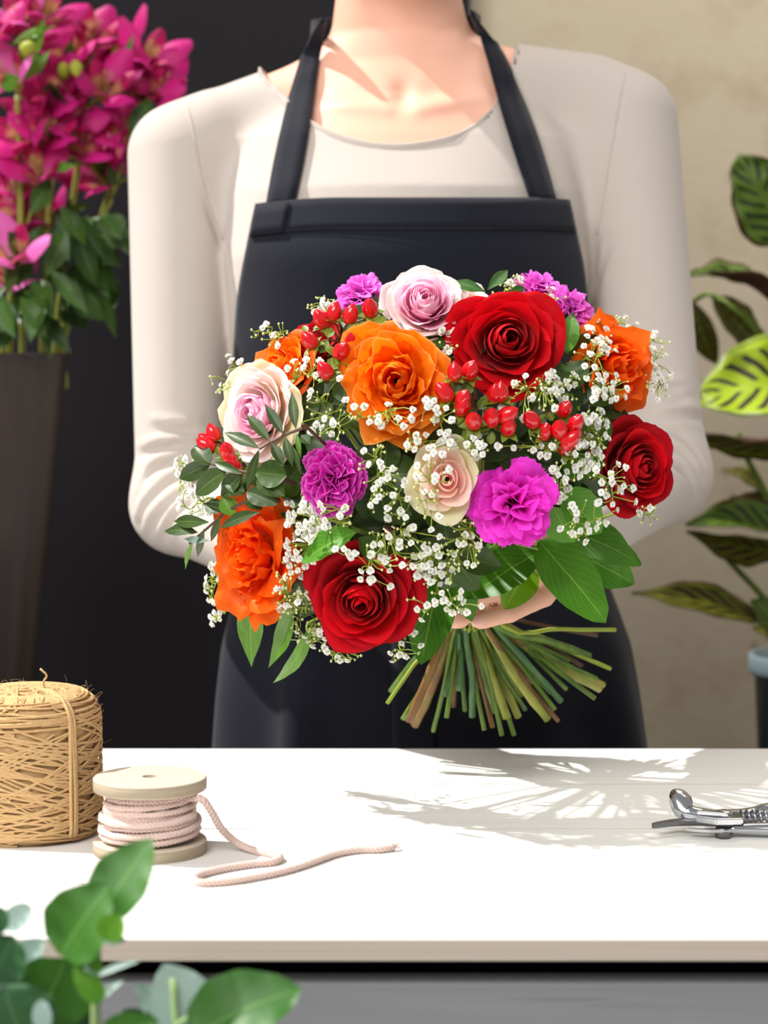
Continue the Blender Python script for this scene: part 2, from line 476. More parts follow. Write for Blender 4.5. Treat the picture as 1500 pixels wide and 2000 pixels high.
M['grey_wood'] = wood_mat('grey_painted_wood', srgb(122, 122, 126), srgb(150, 150, 154), srgb(92, 92, 96), (2.0, 30, 40), 0.7, 0.4)
M['black'] = plain('recess_shade_black', srgb(14, 13, 13), 0.9, 0.05)  # black colour stands in for shade in the table gap and spool bore
M['spool_wood'] = wood_mat('raw_spool_wood', srgb(186, 170, 150), srgb(206, 192, 174), srgb(140, 122, 102), (40, 160, 160), 0.7, 0.5)
M['spool_edge'] = wood_mat('spool_plywood_edge', srgb(134, 120, 100), srgb(180, 166, 144), srgb(92, 80, 66), (18, 18, 500), 0.75, 0.6)
def cord_mat():
    t = NT('dusty_pink_cord'); n = t.noise(900, 3); n2 = t.noise(60, 3)
    col = t.mix(t.math('ADD', t.math('MULTIPLY', n, 0.6), t.math('MULTIPLY', n2, 0.3), True), srgb(186, 158, 148), srgb(222, 200, 190))
    return t.finish(col, 0.9, 0.1, normal=t.bump(n, 0.5, 0.0008), sheen=0.3)
M['cord'] = cord_mat()
def jute_mat():
    t = NT('jute_twine'); n = t.noise(1.0, 3, 0.6, vec=t.mapped((240, 240, 900))); n2 = t.noise(50, 4)
    col = t.mix(t.math('ADD', t.math('MULTIPLY', n, 0.6), t.math('MULTIPLY', n2, 0.4), True), srgb(172, 134, 88), srgb(218, 184, 136))
    return t.finish(col, 0.9, 0.1, normal=t.bump(n, 0.7, 0.001))
M['jute'] = jute_mat()
M['steel'] = plain('polished_steel', srgb(190, 192, 196), 0.14, 0.5, 1.0, var=0.06, scale=60, bump=0.04)
M['blade'] = plain('dark_blade_steel', srgb(120, 120, 122), 0.32, 0.5, 1.0, var=0.15, scale=90, bump=0.1)
M['vase'] = plain('smoky_brown_vase', srgb(62, 54, 52), 0.28, 0.4, var=0.06, scale=10, bump=0.03)
M['bucket'] = plain('zinc_bucket', srgb(120, 124, 126), 0.45, 0.4, 0.6, var=0.1, scale=20)
M['stand'] = plain('black_stand', srgb(20, 19, 20), 0.7, 0.1)
# ================================================================ THE SETTING
def struct(name, v, f, mat):
    return tag(ob(name, v, f, mat, smooth=False), kind='structure')
v, f = box((-2.2, -0.8, -0.05), (2.2, 2.62, 0.0)); struct('floor', v, f, M['floor'])
v, f = box((-2.2, 2.56, 0.0), (2.2, 2.66, 3.0)); struct('wall_back', v, f, M['plaster'])
v, f = box((-2.2, 2.50, 0.0), (P(918, 0, 2.5)[0], 2.56, 3.0)); struct('wall_left', v, f, M['char'])

# ---------------------------------------------------------------- work table
YF, YB = on_table(750, 1835)[1], on_table(750, 1462)[1]
tab = thing('work_table', 'white wooden work table with a grey boarded front below its worn top', 'table', (0.05, (YF + YB) / 2, 0))
X0, X1 = -0.62, 0.74
seam = on_table(750, 1726)[1]
ys = [YF, seam, seam + 0.132, seam + 0.264, YB]
for a, b in zip(ys[:-1], ys[1:]):
    bm = bmesh.new(); bmesh.ops.create_cube(bm, size=1)
    for q in bm.verts:
        q.co = (X0 + (q.co.x + .5) * (X1 - X0), a + .00015 + (q.co.y + .5) * (b - a - .0003), TZ - .0108 + (q.co.z + .5) * .0108)
    bmesh.ops.bevel(bm, geom=list(bm.edges), offset=.0005, segments=2, affect='EDGES')
    bm.faces.ensure_lookup_table(); bm.verts.index_update()
    vs = np.array([q.co[:] for q in bm.verts]); fs = [tuple(w.index for w in q.verts) for q in bm.faces]
    o = ob('plank', vs, fs, [M['white_wood'], M['edge_wood']], tab, smooth=False)
    for p_ in o.data.polygons:
        if p_.normal.y < -0.6: p_.material_index = 1
    bm.free()
v, f = box((X0 + .02, YF + .035, TZ - .034), (X1 - .02, YB - .03, TZ - .0109)); ob('batten', v, f, M['black'], tab, smooth=False)  # added support, coloured black as the shade of the gap under the top
zt = TZ - 0.0245
for k in range(5):
    z1 = zt - k * 0.14; v, f = box((X0 + .015, YF + .012, z1 - .138), (X1 - .015, YF + .030, z1), .002)
    ob('front_board', v, f, M['grey_wood'], tab, smooth=False)
for x in (X0 + .03, X1 - .08):
    for y in (YF + .031, YB - .08):
        v, f = box((x, y, 0), (x + .05, y + .05, TZ - .034), .002); ob('leg', v, f, M['grey_wood'], tab, smooth=False)

# ================================================================ PERSON
def rcone(p, a, b, r1, r2):
    a = np.float32(a); b = np.float32(b); ba = b - a; l2 = float(ba @ ba)
    pa = p - a
    t = np.clip((pa @ ba) / l2, 0, 1)
    d = pa - t[..., None] * ba
    return np.sqrt((d * d).sum(-1)) - (r1 + (r2 - r1) * t)
def ell(p, c, r):
    q = (p - np.float32(c)) / np.float32(r); k = np.sqrt((q * q).sum(-1))
    return (k - 1) * min(r)
def smin(a, b, k):
    h = np.clip(0.5 + 0.5 * (b - a) / k, 0, 1)
    return b + (a - b) * h - k * h * (1 - h)

def surface_nets(fv, lo, h):
    s = fv < 0
    c = [s[i:s.shape[0] - 1 + i, j:s.shape[1] - 1 + j, k:s.shape[2] - 1 + k] for i in (0, 1) for j in (0, 1) for k in (0, 1)]
    cnt = sum(x.astype(np.int8) for x in c)
    act = (cnt > 0) & (cnt < 8)
    ii = np.argwhere(act)
    vid = -np.ones(act.shape, dtype=np.int64); vid[act] = np.arange(len(ii))
    val = {}
    for i in (0, 1):
        for j in (0, 1):
            for k in (0, 1):
                val[i, j, k] = fv[ii[:, 0] + i, ii[:, 1] + j, ii[:, 2] + k]
    acc = np.zeros((len(ii), 3)); n = np.zeros(len(ii))
    for ax in range(3):
        for a in (0, 1):
            for b in (0, 1):
                k0 = [a, b]; k0.insert(ax, 0); k1 = [a, b]; k1.insert(ax, 1)
                va, vb = val[tuple(k0)], val[tuple(k1)]
                m = (va < 0) != (vb < 0)
                t = np.where(m, va / np.where(m, va - vb, 1), 0)
                pt = np.tile(np.array(k0, float), (len(ii), 1)); pt[:, ax] = t
                acc[m] += pt[m]; n[m] += 1
    verts = (ii + acc / n[:, None]) * h + np.array(lo)
    faces = []
    for ax in range(3):
        o1, o2 = [x for x in range(3) if x != ax]
        sl0 = [slice(None)] * 3; sl1 = [slice(None)] * 3
        sl0[ax] = slice(0, -1); sl1[ax] = slice(1, None)
        m = s[tuple(sl0)] != s[tuple(sl1)]
        e = np.argwhere(m); e = e[(e[:, o1] > 0) & (e[:, o2] > 0)]
        e = e[(e[:, o1] < act.shape[o1]) & (e[:, o2] < act.shape[o2]) & (e[:, ax] < act.shape[ax])]
        def cell(d1, d2):
            q = e.copy(); q[:, o1] -= d1; q[:, o2] -= d2
            return vid[q[:, 0], q[:, 1], q[:, 2]]
        quad = np.stack([cell(1, 1), cell(0, 1), cell(0, 0), cell(1, 0)], 1)
        inside = s[e[:, 0], e[:, 1], e[:, 2]]
        flip = inside if ax != 1 else ~inside
        quad[~flip] = quad[~flip][:, ::-1]
        faces.append(quad)
    fc = np.concatenate(faces)
    fc = fc[(fc >= 0).all(1)]
    return verts, fc

def sdf_mesh(field, lo, hi, h, B=8):
    """surface nets of a distance field, evaluated finely only near the surface"""
    lo = np.array(lo, float); nb = np.ceil((np.array(hi) - lo) / (h * B)).astype(int)
    N = nb * B + 1
    fv = np.empty(N, dtype=np.float32)
    ci = np.stack(np.meshgrid(*[np.arange(k) for k in nb], indexing='ij'), -1).reshape(-1, 3)
    cc = (lo + (ci * B + B / 2) * h).astype(np.float32)
    cv = field(cc)
    for q, vv in zip(ci, cv):
        fv[q[0] * B:q[0] * B + B + 1, q[1] * B:q[1] * B + B + 1, q[2] * B:q[2] * B + B + 1] = 1.0 if vv > 0 else -1.0
    near = ci[np.abs(cv) < h * B * 1.25]
    st = np.stack(np.meshgrid(*[np.arange(B + 1)] * 3, indexing='ij'), -1)
    for s0 in range(0, len(near), 400):
        blk = near[s0:s0 + 400]
        pts = (lo + (blk[:, None, None, None, :] * B + st[None]) * h).astype(np.float32)
        val = field(pts.reshape(-1, 3)).reshape(pts.shape[:-1])
        for q, vv in zip(blk, val):
            fv[q[0] * B:q[0] * B + B + 1, q[1] * B:q[1] * B + B + 1, q[2] * B:q[2] * B + B + 1] = vv
    return surface_nets(fv, lo, h)

# torso as stacked ellipses: height, centre x, centre y, half width, half depth
TOR = np.array([
    (0.74, .036, 1.690, .176, .112), (0.86, .036, 1.690, .172, .112), (0.95, .033, 1.690, .160, .105), (1.05, .028, 1.690, .131, .094),
    (1.13, .023, 1.690, .142, .097), (1.20, .020, 1.688, .149, .110), (1.265, .018, 1.688, .152, .116), (1.32, .017, 1.695, .150, .105),
    (1.365, .018, 1.706, .146, .085), (1.40, .020, 1.714, .112, .066), (1.43, .017, 1.716, .080, .054), (1.455, .014, 1.718, .063, .053),
    (1.49, .012, 1.713, .056, .054), (1.53, .012, 1.708, .056, .056), (1.60, .012, 1.705, .052, .056)])
def tor(z):
    return [np.interp(z, TOR[:, 0], TOR[:, k]).astype(np.float32) for k in (1, 2, 3, 4)]
def f_torso(p, o=0.0):
    z = p[:, 2]; cx, cy, ax, ay = tor(z)
    q = np.sqrt(((p[:, 0] - cx) / ax) ** 2 + ((p[:, 1] - cy) / ay) ** 2)
    d = (q - 1) * np.minimum(ax, ay)
    return d * 0.9 - o
SHL, SHR = V(-.1690, 1.700, 1.354), V(.2000, 1.700, 1.382)
ELL, ELR = V(-.1640, 1.650, 1.068), V(.2230, 1.645, 1.092)
WRL, WRR = V(-.018, 1.475, 1.016), V(.128, 1.475, 1.050)
def f_arms(p):
    d = rcone(p, SHL, ELL, .0430, .0350)
    d = smin(d, rcone(p, SHR, ELR, .0430, .0350), .004)
    fa = smin(rcone(p, ELL, WRL, .0375, .0235), rcone(p, ELR, WRR, .0375, .0235), .004)
    return smin(d, fa, .018)
def f_shoulders(p):
    d = rcone(p, (-.012, 1.722, 1.424), (-.134, 1.705, 1.379), .033, .031)
    d = smin(d, rcone(p, (.040, 1.722, 1.426), (.166, 1.705, 1.408), .033, .031), .02)
    return d
def f_upper(p):
    return smin(smin(f_torso(p), f_shoulders(p), .022), f_arms(p), np.interp(p[:, 2], [1.28, 1.36], [.006, .026]).astype(np.float32))
HC = V(.014, 1.690, 1.592)    # head
def f_head(p):
    d = ell(p, HC + V(0, .012, .012), (.074, .092, .094))
    d = smin(d, ell(p, HC + V(0, -.030, -.022), (.060, .062, .078)), .03)
    d = smin(d, ell(p, HC + V(0, -.052, -.076), (.028, .026, .024)), .035)
    d = smin(d, rcone(p, HC + V(0, -.088, .004), HC + V(0, -.106, -.026), .008, .012), .012)
    for s in (-1, 1):
        d = smin(d, ell(p, HC + V(s * .079, .008, -.012), (.008, .018, .030)), .008)
        d = np.maximum(d, -ell(p, HC + V(s * .031, -.100, .004), (.019, .018, .013)))
        d = smin(d, rcone(p, HC + V(s * .012, -.088, .024), HC + V(s * .045, -.076, .026), .008, .007), .014)
    d = smin(d, rcone(p, HC + V(-.018, -.083, -.053), HC + V(.018, -.083, -.053), .0075, .0075), .007)
    return d
FING = []   # chains of joints with radii: (points, r0, r1)
# her left hand, coming in from the picture's right: the fingers close over the front of the stems
for k, (zo, ln) in enumerate(((0, 0), (.0165, .006), (.033, .009), (.0485, .004))):
    FING.append(([V(.122, 1.425, 1.031 + zo), V(.108, 1.384, 1.0235 + zo * 1.0), V(.084 - ln * .4, 1.3655, 1.0150 + zo * .92), V(.0645 - ln, 1.3660, 1.0095 + zo * .84)], .0080, .0066))
FING.append(([V(.128, 1.455, 1.062), V(.112, 1.452, 1.088), V(.090, 1.444, 1.094), V(.072, 1.438, 1.092)], .011, .0080))
# her right hand, hidden behind the blooms: palm under the stems, thumb across their front
FING.append(([V(-.006, 1.452, 1.026), V(.008, 1.408, 1.022), V(.030, 1.380, 1.0125), V(.050, 1.3735, 1.0105)], .0115, .0082))
for zo, ln in ((-.004, 0), (.013, .006), (.030, .008), (.046, .003)):
    FING.append(([V(.004, 1.478, 1.014 + zo), V(.036, 1.475, 1.010 + zo), V(.064, 1.456, 1.008 + zo), V(.080 + ln, 1.432, 1.008 + zo)], .0088, .0070))
PALMS = [((.128, 1.470, 1.048), (.122, 1.430, 1.034), .020, .0150), ((.128, 1.470, 1.052), (.120, 1.428, 1.072), .019, .0135), ((.126, 1.45, 1.05), (.119, 1.43, 1.052), .017, .0145),
         ((-.018, 1.475, 1.016), (.004, 1.476, 1.020), .021, .0160), ((-.014, 1.472, 1.022), (.004, 1.474, 1.048), .019, .0135)]
def f_hands(p):
    out = np.full(len(p), 1.0, dtype=np.float32)
    m = (p[:, 0] > -.10) & (p[:, 0] < .20) & (p[:, 1] > 1.30) & (p[:, 1] < 1.55) & (p[:, 2] > .94) & (p[:, 2] < 1.16)
    if not m.any(): return out
    q = p[m]; d = np.full(len(q), 1.0, dtype=np.float32)
    for a, b, r1, r2 in PALMS: d = smin(d, rcone(q, a, b, r1, r2), .012)
    for ch, r0, r1 in FING:
        fd = None
        for i in range(3):
            ra = r0 + (r1 - r0) * i / 3; rb = r0 + (r1 - r0) * (i + 1) / 3
            g = rcone(q, ch[i], ch[i + 1], ra * (1.0 if i else 1.0), rb)
            fd = g if fd is None else smin(fd, g, .002)
        d = smin(d, fd, .0009)
    out[m] = d
    return out
def f_body(p):
    d = f_upper(p) + np.interp(p[:, 2], [1.34, 1.385], [.0095, .0035]).astype(np.float32)
    head = f_head(p)
    d = smin(d, head, .022)
    d = smin(d, f_hands(p), .014)
    # nearly even loft of the hips ends at mid thigh, inside the trousers
    return np.maximum(d, .78 - p[:, 2])

person = thing('person', 'person in a beige long-sleeved top and navy apron holding the flowers', 'person', (.03, 1.69, 0.0))
bv, bf = sdf_mesh(f_body, (-.235, 1.34, .75), (.275, 1.86, 1.72), .003)
# collar bones and the hollow between them
def relief(v, pts, amp, w):
    pts = np.array(pts); best = np.full(len(v), 9.0)
    for a, b in zip(pts[:-1], pts[1:]):
        ba = b - a; t = np.clip(((v - a) @ ba) / (ba @ ba), 0, 1); best = np.minimum(best, np.linalg.norm(v - a - t[:, None] * ba, axis=1))
    return amp * np.exp(-(best / w) ** 2)
dy = relief(bv, [V(.002, 1.645, 1.383), V(-.05, 1.652, 1.396), V(-.11, 1.67, 1.408)], .0040, .009)
dy += relief(bv, [V(.028, 1.645, 1.383), V(.07, 1.652, 1.398), V(.13, 1.67, 1.420)], .0040, .009)
dy -= relief(bv, [V(.015, 1.645, 1.402), V(.015, 1.645, 1.396)], .007, .011)
dy += relief(bv, [V(-.036, 1.66, 1.49), V(-.015, 1.652, 1.44), V(.006, 1.645, 1.400)], .0030, .009)
dy += relief(bv, [V(.060, 1.66, 1.49), V(.042, 1.652, 1.44), V(.024, 1.645, 1.400)], .0030, .009)
front = bv[:, 1] < 1.705
bv[front, 1] -= dy[front]
body = ob('body', bv, bf, M['skin'], person)

sv, sf = sdf_mesh(lambda p: np.maximum(f_upper(p) - .0005, .93 - p[:, 2]), (-.235, 1.40, .90), (.275, 1.86, 1.50), .003)
# fold the cloth: creases fan out of each elbow's bend and of the armpits
def creases(v, el, sh, wr, seed):
    d = v - el; r = np.linalg.norm(d, axis=1)
    u1 = nrm(sh - el); u2 = nrm(wr - el); inner = nrm(u1 + u2); along = nrm(u1 - u2)
    a = d @ along; b = d @ inner
    ang = np.arctan2(a, b + .055)
    wv = np.sin(ang * 17 + 3.0 * np.sin(d[:, 0] * 60 + seed) + 30 * d[:, 2]) ** 3
    fall = np.exp(-(r / .062) ** 4) * np.clip(1.1 - np.abs(ang) * .8, 0, 1)
    amp = -.0022 * np.abs(wv) ** .8 * np.sign(wv) * fall
    lng = np.exp(-((a - .085) / .05) ** 2) * .0006 * np.sin(a * 260 + d[:, 0] * 70 + seed)
    return amp + lng * np.exp(-(r / .16) ** 4)
def vnormals(v, f):
    n = np.zeros_like(v)
    fn = np.cross(v[f[:, 2]] - v[f[:, 0]], v[f[:, 3]] - v[f[:, 1]])
    for k in range(4): np.add.at(n, f[:, k], fn)
    return n / (np.linalg.norm(n, axis=1, keepdims=True) + 1e-12)
N_ = vnormals(sv, sf)
BV0 = BVHTree.FromPolygons([Vector(x) for x in sv], sf.tolist())
off = np.zeros(len(sv))
def crease(pts, amp, w, ridge=.6):
    global off
    q = []
    for a, b in spline([(a, b, 0) for a, b in pts], 16)[:, :2]:
        h = BV0.ray_cast(Vector((0, 0, CAMZ)), Vector(P(a, b, 1.6) - V(0, 0, CAMZ)).normalized(), 3.0)
        if h[0] is not None and h[0].y < 1.8: q.append(np.array(h[0]))
    if len(q) < 2: return
    q = np.array(q); n = len(q)
    # a fold dies out towards both of its ends
    D = np.stack([np.linalg.norm(sv - c, axis=1) for c in (q[0], q[-1])], 1).min(1)
    L = np.linalg.norm(np.diff(q, axis=0), axis=1).sum(); fade = np.clip(D / (L * .38), 0, 1) ** .8
    off -= fade * relief(sv, q, amp, w); off += fade * (relief(sv, q + V(0, 0, .0075), amp * ridge, w * 1.1) + relief(sv, q - V(0, 0, .0075), amp * ridge * .7, w * 1.1))
for pts in ([(420, 896), (345, 900), (290, 925), (262, 985)], [(430, 915), (340, 935), (285, 985), (270, 1030)], [(430, 940), (360, 955), (305, 1015), (288, 1065)], [(400, 868), (330, 872), (268, 890)], [(420, 965), (350, 995), (318, 1060)], [(390, 842), (300, 838)]):
    crease(pts, .0042, .0036)
for pts in ([(1270, 838), (1325, 850), (1365, 890), (1380, 935)], [(1280, 862), (1335, 885), (1368, 935)], [(1270, 812), (1340, 808), (1375, 822)], [(1290, 895), (1340, 925), (1360, 970)], [(1280, 786), (1350, 780)], [(1270, 760), (1340, 762)]):
    crease(pts, .0040, .0036)
for pts in ([(398, 372), (418, 432), (440, 482), (448, 520)], [(446, 490), (452, 560), (456, 620)], [(1166, 468), (1160, 520), (1146, 585)], [(1192, 470), (1172, 530), (1158, 590)]):
    crease(pts, .0046, .0044, .3)
sv = sv + N_ * off[:, None]
def px_of(v):
    return np.stack([750 + v[:, 0] * F / v[:, 1], HY - (v[:, 2] - CAMZ) * F / v[:, 1]], 1)
NECK = [(507, 134), (517, 152), (535, 170), (572, 208), (615, 243), (680, 271), (755, 284), (830, 279), (900, 260), (950, 226), (978, 185), (998, 136), (1010, 94)]
def in_poly(p, poly):
    poly = np.array(poly, float); ins = np.zeros(len(p), bool); j = len(poly) - 1
    for i in range(len(poly)):
        xi, yi = poly[i]; xj, yj = poly[j]
        c = ((yi > p[:, 1]) != (yj > p[:, 1])) & (p[:, 0] < (xj - xi) * (p[:, 1] - yi) / (yj - yi + 1e-9) + xi)
        ins ^= c; j = i
    return ins
pp = px_of(sv)
cut = in_poly(pp, NECK + [(1016, -300), (498, -300)]) & ((sv[:, 1] < 1.735) | (sv[:, 2] > 1.425))
# sleeves end at the wrists
for wr, el in ((WRL, ELL), (WRR, ELR)):
    cut |= ((sv - wr) @ nrm(wr - el) > -.004) & (np.linalg.norm(sv - wr, axis=1) < .06)
cut |= sv[:, 2] < .935
keep = ~cut[sf].any(1)
sf = sf[keep]
used = np.unique(sf); remap = -np.ones(len(sv), int); remap[used] = np.arange(len(used))
sv = sv[used]; sf = remap[sf]
shirt = ob('long_sleeved_top', sv, sf, M['knit'], person)

# ray target: everything the apron lies on
allv = np.concatenate([sv, bv]); allf = np.concatenate([sf, bf + len(sv)])
BVH = BVHTree.FromPolygons([Vector(x) for x in allv], allf.tolist())
CAM = V(0, 0, CAMZ)
def cast(u, v, off=0.0, fallback=1.66):
    d = nrm(P(u, v, 1.6) - CAM)
    h = BVH.ray_cast(Vector(CAM), Vector(d), 4.0)
    if h[0] is None or h[0].y > 1.80 : return P(u, v, fallback) - d * off
    return np.array(h[0]) - d * off

# neckband: a flat rolled strip sewn along the neckline, carried on behind the neck
nl = [cast(u, v + 5, .0012) for u, v in spline([(a, b, 0) for a, b in NECK], 46)[:, :2]]
uvn = spline([(a, b, 0) for a, b in NECK], 46)[:, :2]
for rng in (range(24, 46), range(22, -1, -1)):
    for i in rng:
        k = i - 1 if rng.step > 0 else i + 1; dlt = nl[i][1] - nl[k][1]
        if abs(dlt) > .013: nl[i] = P(uvn[i][0], uvn[i][1] + 5, nl[k][1] + max(-.003, min(.010, dlt)))
back = [V(.104, 1.740, 1.440), V(.07, 1.768, 1.428), V(.012, 1.776, 1.424), V(-.05, 1.768, 1.416), V(-.090, 1.738, 1.418)]
loop = np.array(nl + back)
loop[1:45, 1] = np.convolve(np.pad(loop[:46, 1], 3, 'edge'), np.ones(7) / 7, 'valid')[1:45]
loop = spline(np.vstack([loop, loop[:1]]), 120)
mb = MB()
for o_, r_ in ((-.0026, .0011), (-.0009, .0014), (.0009, .0014), (.0026, .0011)):
    q = loop.copy(); q[:, 2] += o_; v_, f_, u_ = tube(q, r_, 6, False); mb.add(v_, f_, u_)
mb.build('neckband', M['knit'], person)

# shoulder seams of the sleeves
def seam_line(pts, n=24, r=.0006, mat='knit', off=.0003):
    q = [cast(u, v, off) for u, v in spline([(a, b, 0) for a, b in pts], n)[:, :2]]
    return tube(q, r, 5)
for pts in ([(366, 206), (378, 262), (392, 340), (412, 410), (436, 470)], [(1222, 142), (1212, 190), (1196, 280), (1182, 370), (1166, 460)]):
    v_, f_, u_ = seam_line(pts); ob('sleeve_seam', v_, f_, M['knit'], person, u_)

# ---------------------------------------------------------------- apron
def apron_pt(a, z, o):
    cx, cy, ax, ay = [float(k[0]) for k in tor(np.array([z]))]
    wob = 0.0
    if z < 1.03:
        k = min(1, (1.03 - z) / .12)
        wob = k * (.0045 * math.sin(5 * a + 1.0) + .003 * math.sin(11 * a + z * 9) + .010 * math.exp(-((a + .62) / .10) ** 2) - .006 * math.exp(-((a + .48) / .07) ** 2))
    x = cx + (ax + o + wob) * math.sin(a); y = cy - (ay + o + wob) * math.cos(a)
    return np.array([x, y, z])
def ang_for(u, z, o):
    lo, hi = -1.9, 1.9
    for _ in range(40):
        m = (lo + hi) / 2; q = apron_pt(m, z, o)
        if 750 + q[0] * F / q[1] < u: lo = m
        else: hi = m
    return (lo + hi) / 2
LEFT = [(392, 500), (400, 499), (430, 492), (480, 482), (520, 474), (570, 465), (620, 460), (700, 456), (800, 452), (900, 446), (1000, 440), (1100, 434), (1200, 424), (1300, 412), (1460, 400)]
RIGHT = [(388, 1112), (450, 1125), (520, 1140), (580, 1147), (700, 1152), (800, 1150), (900, 1150), (1000, 1158), (1100, 1178), (1150, 1190), (1250, 1230), (1350, 1256), (1460, 1281)]
def edge_u(tab_, v):
    a = np.array(tab_, float); return float(np.interp(v, a[:, 0], a[:, 1]))
def top_v(s):     # the bib's upper edge droops a little at its corners
    return 386 + 12 * max(0, 1 - s / .28) ** 1.5 + 4 * max(0, (s - .85) / .15)
def apron_sheet(nu, rows, o, s0=0.0, s1=1.0):
    pts = np.zeros((nu, len(rows), 3))
    for j, r in enumerate(rows):
        for i in range(nu):
            s = s0 + (s1 - s0) * i / (nu - 1)
            if r < 0: vv = top_v(s) + (-r - 1) * 62
            else: vv = r
            Yg = 1.585
            for _ in range(3):
                z = CAMZ - (vv - HY) * Yg / F
                if vv <= 1460:
                    ea = ang_for(edge_u(LEFT, vv), z, o); eb = ang_for(edge_u(RIGHT, vv), z, o)
                    if vv > 1050:
                        k = min(1, (vv - 1050) / 200); ea = ea * (1 - k) - 1.75 * k; eb = eb * (1 - k) + 1.75 * k
                else: ea, eb = -1.75, 1.75
                q = apron_pt(ea + (eb - ea) * s, z, o); Yg = q[1]
            pts[i, j] = q
    return pts
rows = [-1.0, -1.33, -1.66, -2.0] + list(np.linspace(465, 1460, 44)) + list(np.linspace(1490, 2080, 14))
ap = apron_sheet(61, rows, .0075)
apron = ob('apron', ap.reshape(-1, 3), grid_faces(*ap.shape[:2]), M['apron'], person, grid_uv(*ap.shape[:2]))
def solid(o, th, offset=0.0, mo=0):
    m = o.modifiers.new('thickness', 'SOLIDIFY'); m.thickness = th; m.offset = offset; m.material_offset = mo
    return m
solid(apron, .0012)
hm = apron_sheet(61, [-1.0, -1.25, -1.5, -1.75, -2.0], .0092)
o = ob('top_hem', hm.reshape(-1, 3), grid_faces(*hm.shape[:2]), M['apron'], apron); solid(o, .0010)
# stitching under the hem, patch where the neck strap is sewn on
st = apron_sheet(90, [-1.97], .0104)[:, 0]
mb = MB()
for i in range(0, 88, 1):
    a_, b_ = st[i], st[i] + (st[i + 1] - st[i]) * .62
    v_, f_, u_ = tube([a_, (a_ + b_) / 2 + V(0, -.0002, 0), b_], .00035, 4); mb.add(v_, f_, u_)
o = mb.build('hem_stitching', M['thread'], apron); o['kind'] = 'stuff'
pt = apron_sheet(9, [-1.06, -1.4, -1.7, -2.0], .0112, .0, .125)
o = ob('strap_patch', pt.reshape(-1, 3), grid_faces(*pt.shape[:2]), M['apron'], apron); solid(o, .0012)
# neck straps: ribbons that lie on the top, go over the shoulders and meet behind the neck
def strap(L, R, backp, n=34):
    l = spline([(a, b, 0) for a, b in L], n)[:, :2]; r = spline([(a, b, 0) for a, b in R], n)[:, :2]
    A = np.array([cast(u, v, .0046) for u, v in l]); B = np.array([cast(u, v, .0046) for u, v in r])
    for Q, uv_ in ((A, l), (B, r)):
        for i in range(1, len(Q)):
            dlt = Q[i, 1] - Q[i - 1, 1]
            if abs(dlt) > .010: Q[i] = P(uv_[i][0], uv_[i][1], Q[i - 1, 1] + max(-.004, min(.006, dlt)))
    for Q in (A, B):
        Q[:, 1] = np.minimum(Q[:, 1], np.convolve(np.pad(Q[:, 1], 2, 'edge'), np.ones(5) / 5, 'valid'))
    sg = 1 if backp[0][0] > 0 else -1
    bA = [q + V(0, 0, .010 * sg) for q in backp]; bB = [q - V(0, 0, .010 * sg) for q in backp]
    A = np.vstack([A, spline([A[-1]] + bA, 14)[1:]]); B = np.vstack([B, spline([B[-1]] + bB, 14)[1:]])
    g = np.stack([A, A * .67 + B * .33, A * .33 + B * .67, B], 0)
    o = ob('neck_strap', g.reshape(-1, 3), grid_faces(4, g.shape[1]), M['apron'], apron, grid_uv(4, g.shape[1])); solid(o, .0022, 1.0)
strap([(522, 400), (534, 330), (550, 255), (566, 190), (584, 130), (606, 70), (628, 34)], [(574, 400), (590, 330), (602, 262), (613, 190), (622, 130), (630, 80), (634, 46)],
      [V(-.060, 1.738, 1.462), V(-.046, 1.766, 1.470), V(-.01, 1.782, 1.470), V(.014, 1.783, 1.470)])
strap([(1034, 392), (1014, 330), (992, 262), (972, 195), (952, 120), (936, 70), (918, 20)], [(1084, 392), (1066, 325), (1044, 255), (1018, 190), (992, 125), (962, 75), (926, 30)],
      [V(.080, 1.738, 1.466), V(.074, 1.766, 1.472), V(.04, 1.782, 1.470), V(.014, 1.783, 1.470)])
# pocket tie hanging down the skirt
tie = apron_sheet(5, list(np.linspace(1150, 1500, 12)), .0105, .455, .505)
o = ob('hanging_tie', tie.reshape(-1, 3), grid_faces(*tie.shape[:2]), M['apron'], apron); solid(o, .0012)

# ---------------------------------------------------------------- fingernails, head details, trousers and shoes
for ci in (0, 1, 5):
    ch = FING[ci][0]; d = nrm(ch[3] - ch[2]); side = nrm(np.cross(d, V(0, -1, 0.15))); up = nrm(np.cross(side, d))
    if up[1] > 0: up = -up
    c = ch[3] + d * .0015 + up * .0061; g = []
    for i in range(5):
        for j in range(5):
            a = (i / 4 - .5); b = (j / 4 - .5)
            g.append(c + side * a * .0085 * (1 - .35 * b * b * 4 * (b > 0)) + d * b * .0100 - up * (a * a * .0060 + max(0, b) ** 2 * .003))
    o = ob('fingernail', g, grid_faces(5, 5), M['nail'], body); solid(o, .0006)
for s in (-1, 1):
    c = HC + V(s * .031, -.083, .004)
    v_, f_, u_ = lathe([(.0001, -.011)] + [(.011 * math.cos(t), .011 * math.sin(t)) for t in np.linspace(-1.4, 1.4, 9)] + [(.0001, .011)], c, 14, (0, -1, 0))
    e = ob('eye', v_, f_, M['eye'], body)
    v_, f_, u_ = lathe([(.0052, .0096), (.0036, .0106), (.0001, .0112)], c, 12, (0, -1, 0)); ob('iris', v_, f_, M['iris'], body)
mb = MB()
for z_, r_ in ((-.049, .0042), (-.058, .0050)):
    v_, f_, u_ = tube(spline([HC + V(-.024, -.083, -.053), HC + V(-.010, -.0915, z_), HC + V(.010, -.0915, z_), HC + V(.024, -.083, -.053)], 12), [.001, .0025] + [r_] * 8 + [.0025, .001], 7); mb.add(v_, f_, u_)
mb.build('lips', M['lip'], body)
